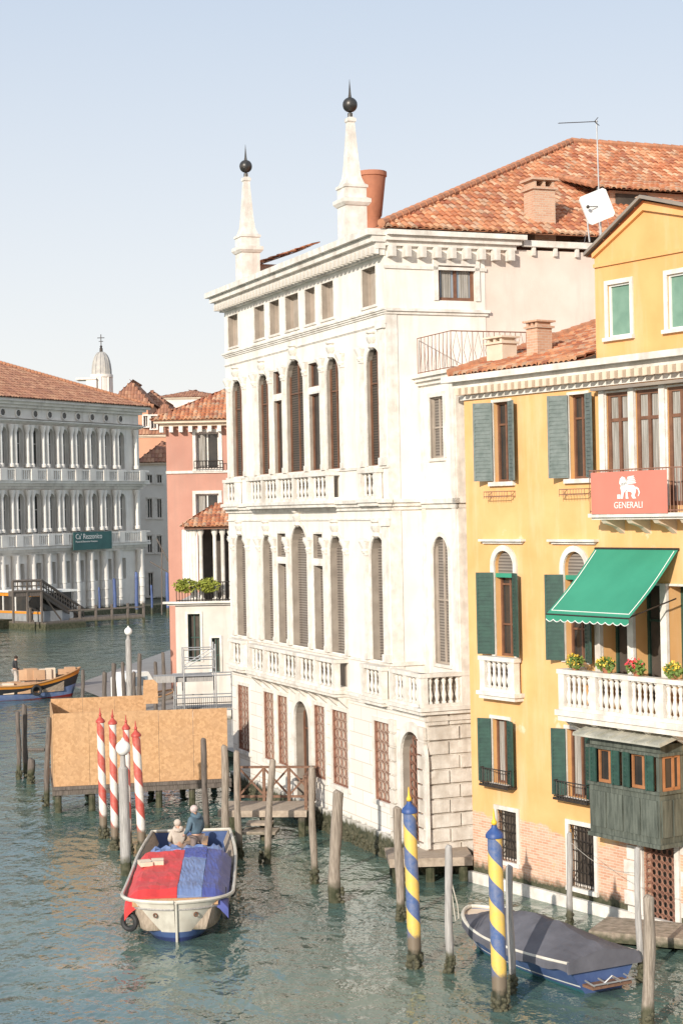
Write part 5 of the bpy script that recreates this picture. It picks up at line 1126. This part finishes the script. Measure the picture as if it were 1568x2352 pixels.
# ================= PEOPLE
def skin(name,mat,par,T,verts,edges,rad,sub=2):
    me=bpy.data.meshes.new(name); Ti=WM[root_of(par)].inverted()@T
    me.from_pydata([Ti@Vector(v) for v in verts],edges,[]); me.materials.append(mat); o=bpy.data.objects.new(name,me); C.objects.link(o); o.parent=par
    s=o.modifiers.new('skin','SKIN'); s.use_smooth_shade=True
    for i,r in enumerate(rad):
        sv=me.skin_vertices[0].data[i]; sv.radius=(r,r) if not isinstance(r,tuple) else r; sv.use_root=(i==0)
    m=o.modifiers.new('sub','SUBSURF'); m.levels=sub; m.render_levels=sub; return o
def person(label,T,pose,jm,tm,hm,hood=True,scale=1.):
    T=T@Matrix.Scale(scale,4); o=thing('person',label,'person',T@Matrix.Scale(1/scale,4))
    J=pose
    V=[];E=[];Rr=[]
    def add(p,r,par=None):
        V.append(p);Rr.append(r)
        if par is not None:E.append((par,len(V)-1))
        return len(V)-1
    pel=add(J['pel'],.13); ch=add(J['chest'],.15,pel); nk=add(J['neck'],.055,ch); hb=add(J['head0'],.075,nk); hm_=add(J['head1'],.098,hb); ht=add(J['head2'],.07,hm_)
    for s in('L','R'):
        sh_=add(J['sh'+s],.06,ch); el=add(J['el'+s],.045,sh_); wr=add(J['wr'+s],.03,el)
        d=(Vector(J['wr'+s])-Vector(J['el'+s])).normalized(); pm_=add(tuple(Vector(J['wr'+s])+d*.06),.034,wr)
        lat=Vector((0,1,0)) if abs(d.y)<.8 else Vector((1,0,0)); inw=Vector((1 if s=='L' else -1,0,0))
        for k in range(4):
            b0=Vector(J['wr'+s])+d*.09+lat*(k-1.5)*.021; f1=b0+d*(.035+.006*(1.5-abs(k-1.5)))+inw*.006; f2=f1+d*.026+inw*.018
            i1=add(tuple(b0),.011,pm_); i2=add(tuple(f1),.0095,i1); add(tuple(f2),.0085,i2)
        th=Vector(J['wr'+s])+d*.035+lat*.035; i1=add(tuple(th),.012,pm_); add(tuple(th+d*.035+lat*.012),.0095,i1)
        hp_=add(J['hip'+s],.085,pel); kn=add(J['kn'+s],.058,hp_); an=add(J['an'+s],.042,kn); a=Vector(J['an'+s]); add(tuple(a+Vector((0,.14,-.05))),.035,an)
    skin('body',M['skin'],o,T,V,E,Rr)
    def sub(names,rs,eds,name,mat): return skin(name,mat,o,T,[J[n] for n in names],eds,rs)
    sub(['pel','chest','neck','shL','elL','wrL','shR','elR','wrR'],[(.205,.17),(.215,.17),.09,.1,.08,.056,.1,.08,.056],[(0,1),(1,2),(1,3),(3,4),(4,5),(1,6),(6,7),(7,8)],'jacket',M[jm])
    sub(['pel','hipL','knL','anL','hipR','knR','anR'],[.155,.11,.085,.07,.11,.085,.07],[(0,1),(1,2),(2,3),(0,4),(4,5),(5,6)],'trousers',M[tm])
    for s in 'LR':
        a=Vector(J['an'+s]); skin('shoe',M['hullk'],o,T,[tuple(a+Vector((0,-.04,-.045))),tuple(a+Vector((0,.08,-.055))),tuple(a+Vector((0,.19,-.065)))],[(0,1),(1,2)],[.05,.05,.035],1)
    h1=Vector(J['head1']); g=MB(T)
    g.ball((h1+Vector((0,-.016,.03))),.112,10); g.build('hat' if hm!='hair' else 'hair',M[hm],o,True)
    g=MB(T); f=h1+Vector((0,.1,0)); g.prism([f+Vector((-.015,0,-.03)),f+Vector((.015,0,-.03)),f+Vector((0,0,.02))],(0,.028,-.004)); g.build('nose',M['skin'],o)
    for s in(-1,1): g=MB(T); g.ball(h1+Vector((s*.035,.094,.012)),.012,6); g.build('eye',M['hair'],o)
    g=MB(T); g.box(h1.x-.022,h1.x+.022,h1.y+.09,h1.y+.1,h1.z-.055,h1.z-.047); g.build('mouth',M['hullr'],o)
    if hood:
        g=MB(T); n=Vector(J['neck']); g.torus(n+Vector((0,-.05,.02)),(0,-.35,1),.1,.06,16,8); g.build('hood',M[jm],o,True)
    return o
stand=dict(pel=(0,0,.95),chest=(0,.03,1.32),neck=(0,.06,1.49),head0=(0,.08,1.57),head1=(0,.1,1.65),head2=(0,.1,1.72),
 shL=(-.2,.03,1.41),elL=(-.28,.06,1.14),wrL=(-.22,.24,1.0),shR=(.2,.03,1.41),elR=(.28,.04,1.14),wrR=(.25,.18,.94),
 hipL=(-.1,0,.88),knL=(-.12,.06,.5),anL=(-.14,0,.1),hipR=(.1,0,.88),knR=(.12,.09,.5),anR=(.14,.06,.1))
sit=dict(pel=(0,0,.5),chest=(0,.06,.86),neck=(0,.08,1.03),head0=(0,.1,1.11),head1=(0,.12,1.19),head2=(0,.12,1.26),
 shL=(-.18,.06,.97),elL=(-.24,.14,.72),wrL=(-.14,.34,.62),shR=(.18,.06,.97),elR=(.24,.14,.72),wrR=(.14,.34,.62),
 hipL=(-.1,.05,.48),knL=(-.13,.44,.5),anL=(-.13,.46,.1),hipR=(.1,.05,.48),knR=(.13,.44,.5),anR=(.13,.46,.1))
p=at(453,1960,52.3); person('person standing in the near boat in a blue grey jacket and pale knit hat',Matrix.Translation((p.x,52.3,.3))@Matrix.Rotation(.9,4,'Z'),stand,'jack','trou','hat',True,1.08)
p=at(411,1960,53.2); person('person sitting in the near boat wearing a beige hooded coat',Matrix.Translation((p.x,53.2,.3))@Matrix.Rotation(.3,4,'Z'),sit,'coat','trou','coat',True,1.02)
p=at(35,1565,wp(35,1608).y+.7); person('person standing on the left barge in a black jacket and light trousers',Matrix.Translation((p.x,p.y,.8))@Matrix.Rotation(-1.2,4,'Z'),stand,'bjack','trol','hair',False,1.02)
# ================= LIGHT, WORLD, CAMERA
el=math.radians(20); hd=Vector((.43,.903)).normalized(); sd=Vector((hd.x*math.cos(el),hd.y*math.cos(el),-math.sin(el)))
sl=bpy.data.lights.new('sun','SUN'); sl.energy=5.; sl.angle=math.radians(.5); sl.color=(1,.925,.815); so_=bpy.data.objects.new('sun',sl); C.objects.link(so_); so_.rotation_euler=sd.to_track_quat('-Z','Y').to_euler(); so_.location=(-30,-60,40)
w=bpy.data.worlds.new('World'); bpy.context.scene.world=w; w.use_nodes=True; nt=w.node_tree; bg_=nt.nodes['Background']
sk=nt.nodes.new('ShaderNodeTexSky'); sk.sky_type='NISHITA'; sk.sun_disc=False; sk.sun_elevation=el; sk.sun_rotation=math.atan2(-hd.x,-hd.y); sk.air_density=1.; sk.dust_density=2.5; sk.ozone_density=1.2
tcw=nn(nt,'ShaderNodeTexCoord'); sw=nn(nt,'ShaderNodeSeparateXYZ'); nt.links.new(tcw.outputs['Generated'],sw.inputs[0])
hz_=mix_(nt,ramp_(nt,sw.outputs[2],0.,.33),(7.3,7.1,6.8),(4.0,4.7,5.7)); mx=mix_(nt,.84,sk.outputs[0],hz_); nt.links.new(mx,bg_.inputs[0]); bg_.inputs[1].default_value=.15
cd=bpy.data.cameras.new('camera'); cd.sensor_fit='VERTICAL'; cd.sensor_height=36; cd.sensor_width=24; cd.lens=36*FL/2352; cd.clip_end=6000; cd.clip_start=.5
cd.shift_y=-4/2352
co=bpy.data.objects.new('camera',cd); C.objects.link(co); co.matrix_world=Matrix.Translation((0,0,H))@Matrix.Rotation(PI/2,4,'X')@Matrix.Rotation(-TH,4,'Z')
bpy.context.scene.camera=co
vs_=bpy.context.scene.view_settings; vs_.view_transform='Standard'; vs_.look='None'; vs_.exposure=0; vs_.gamma=1
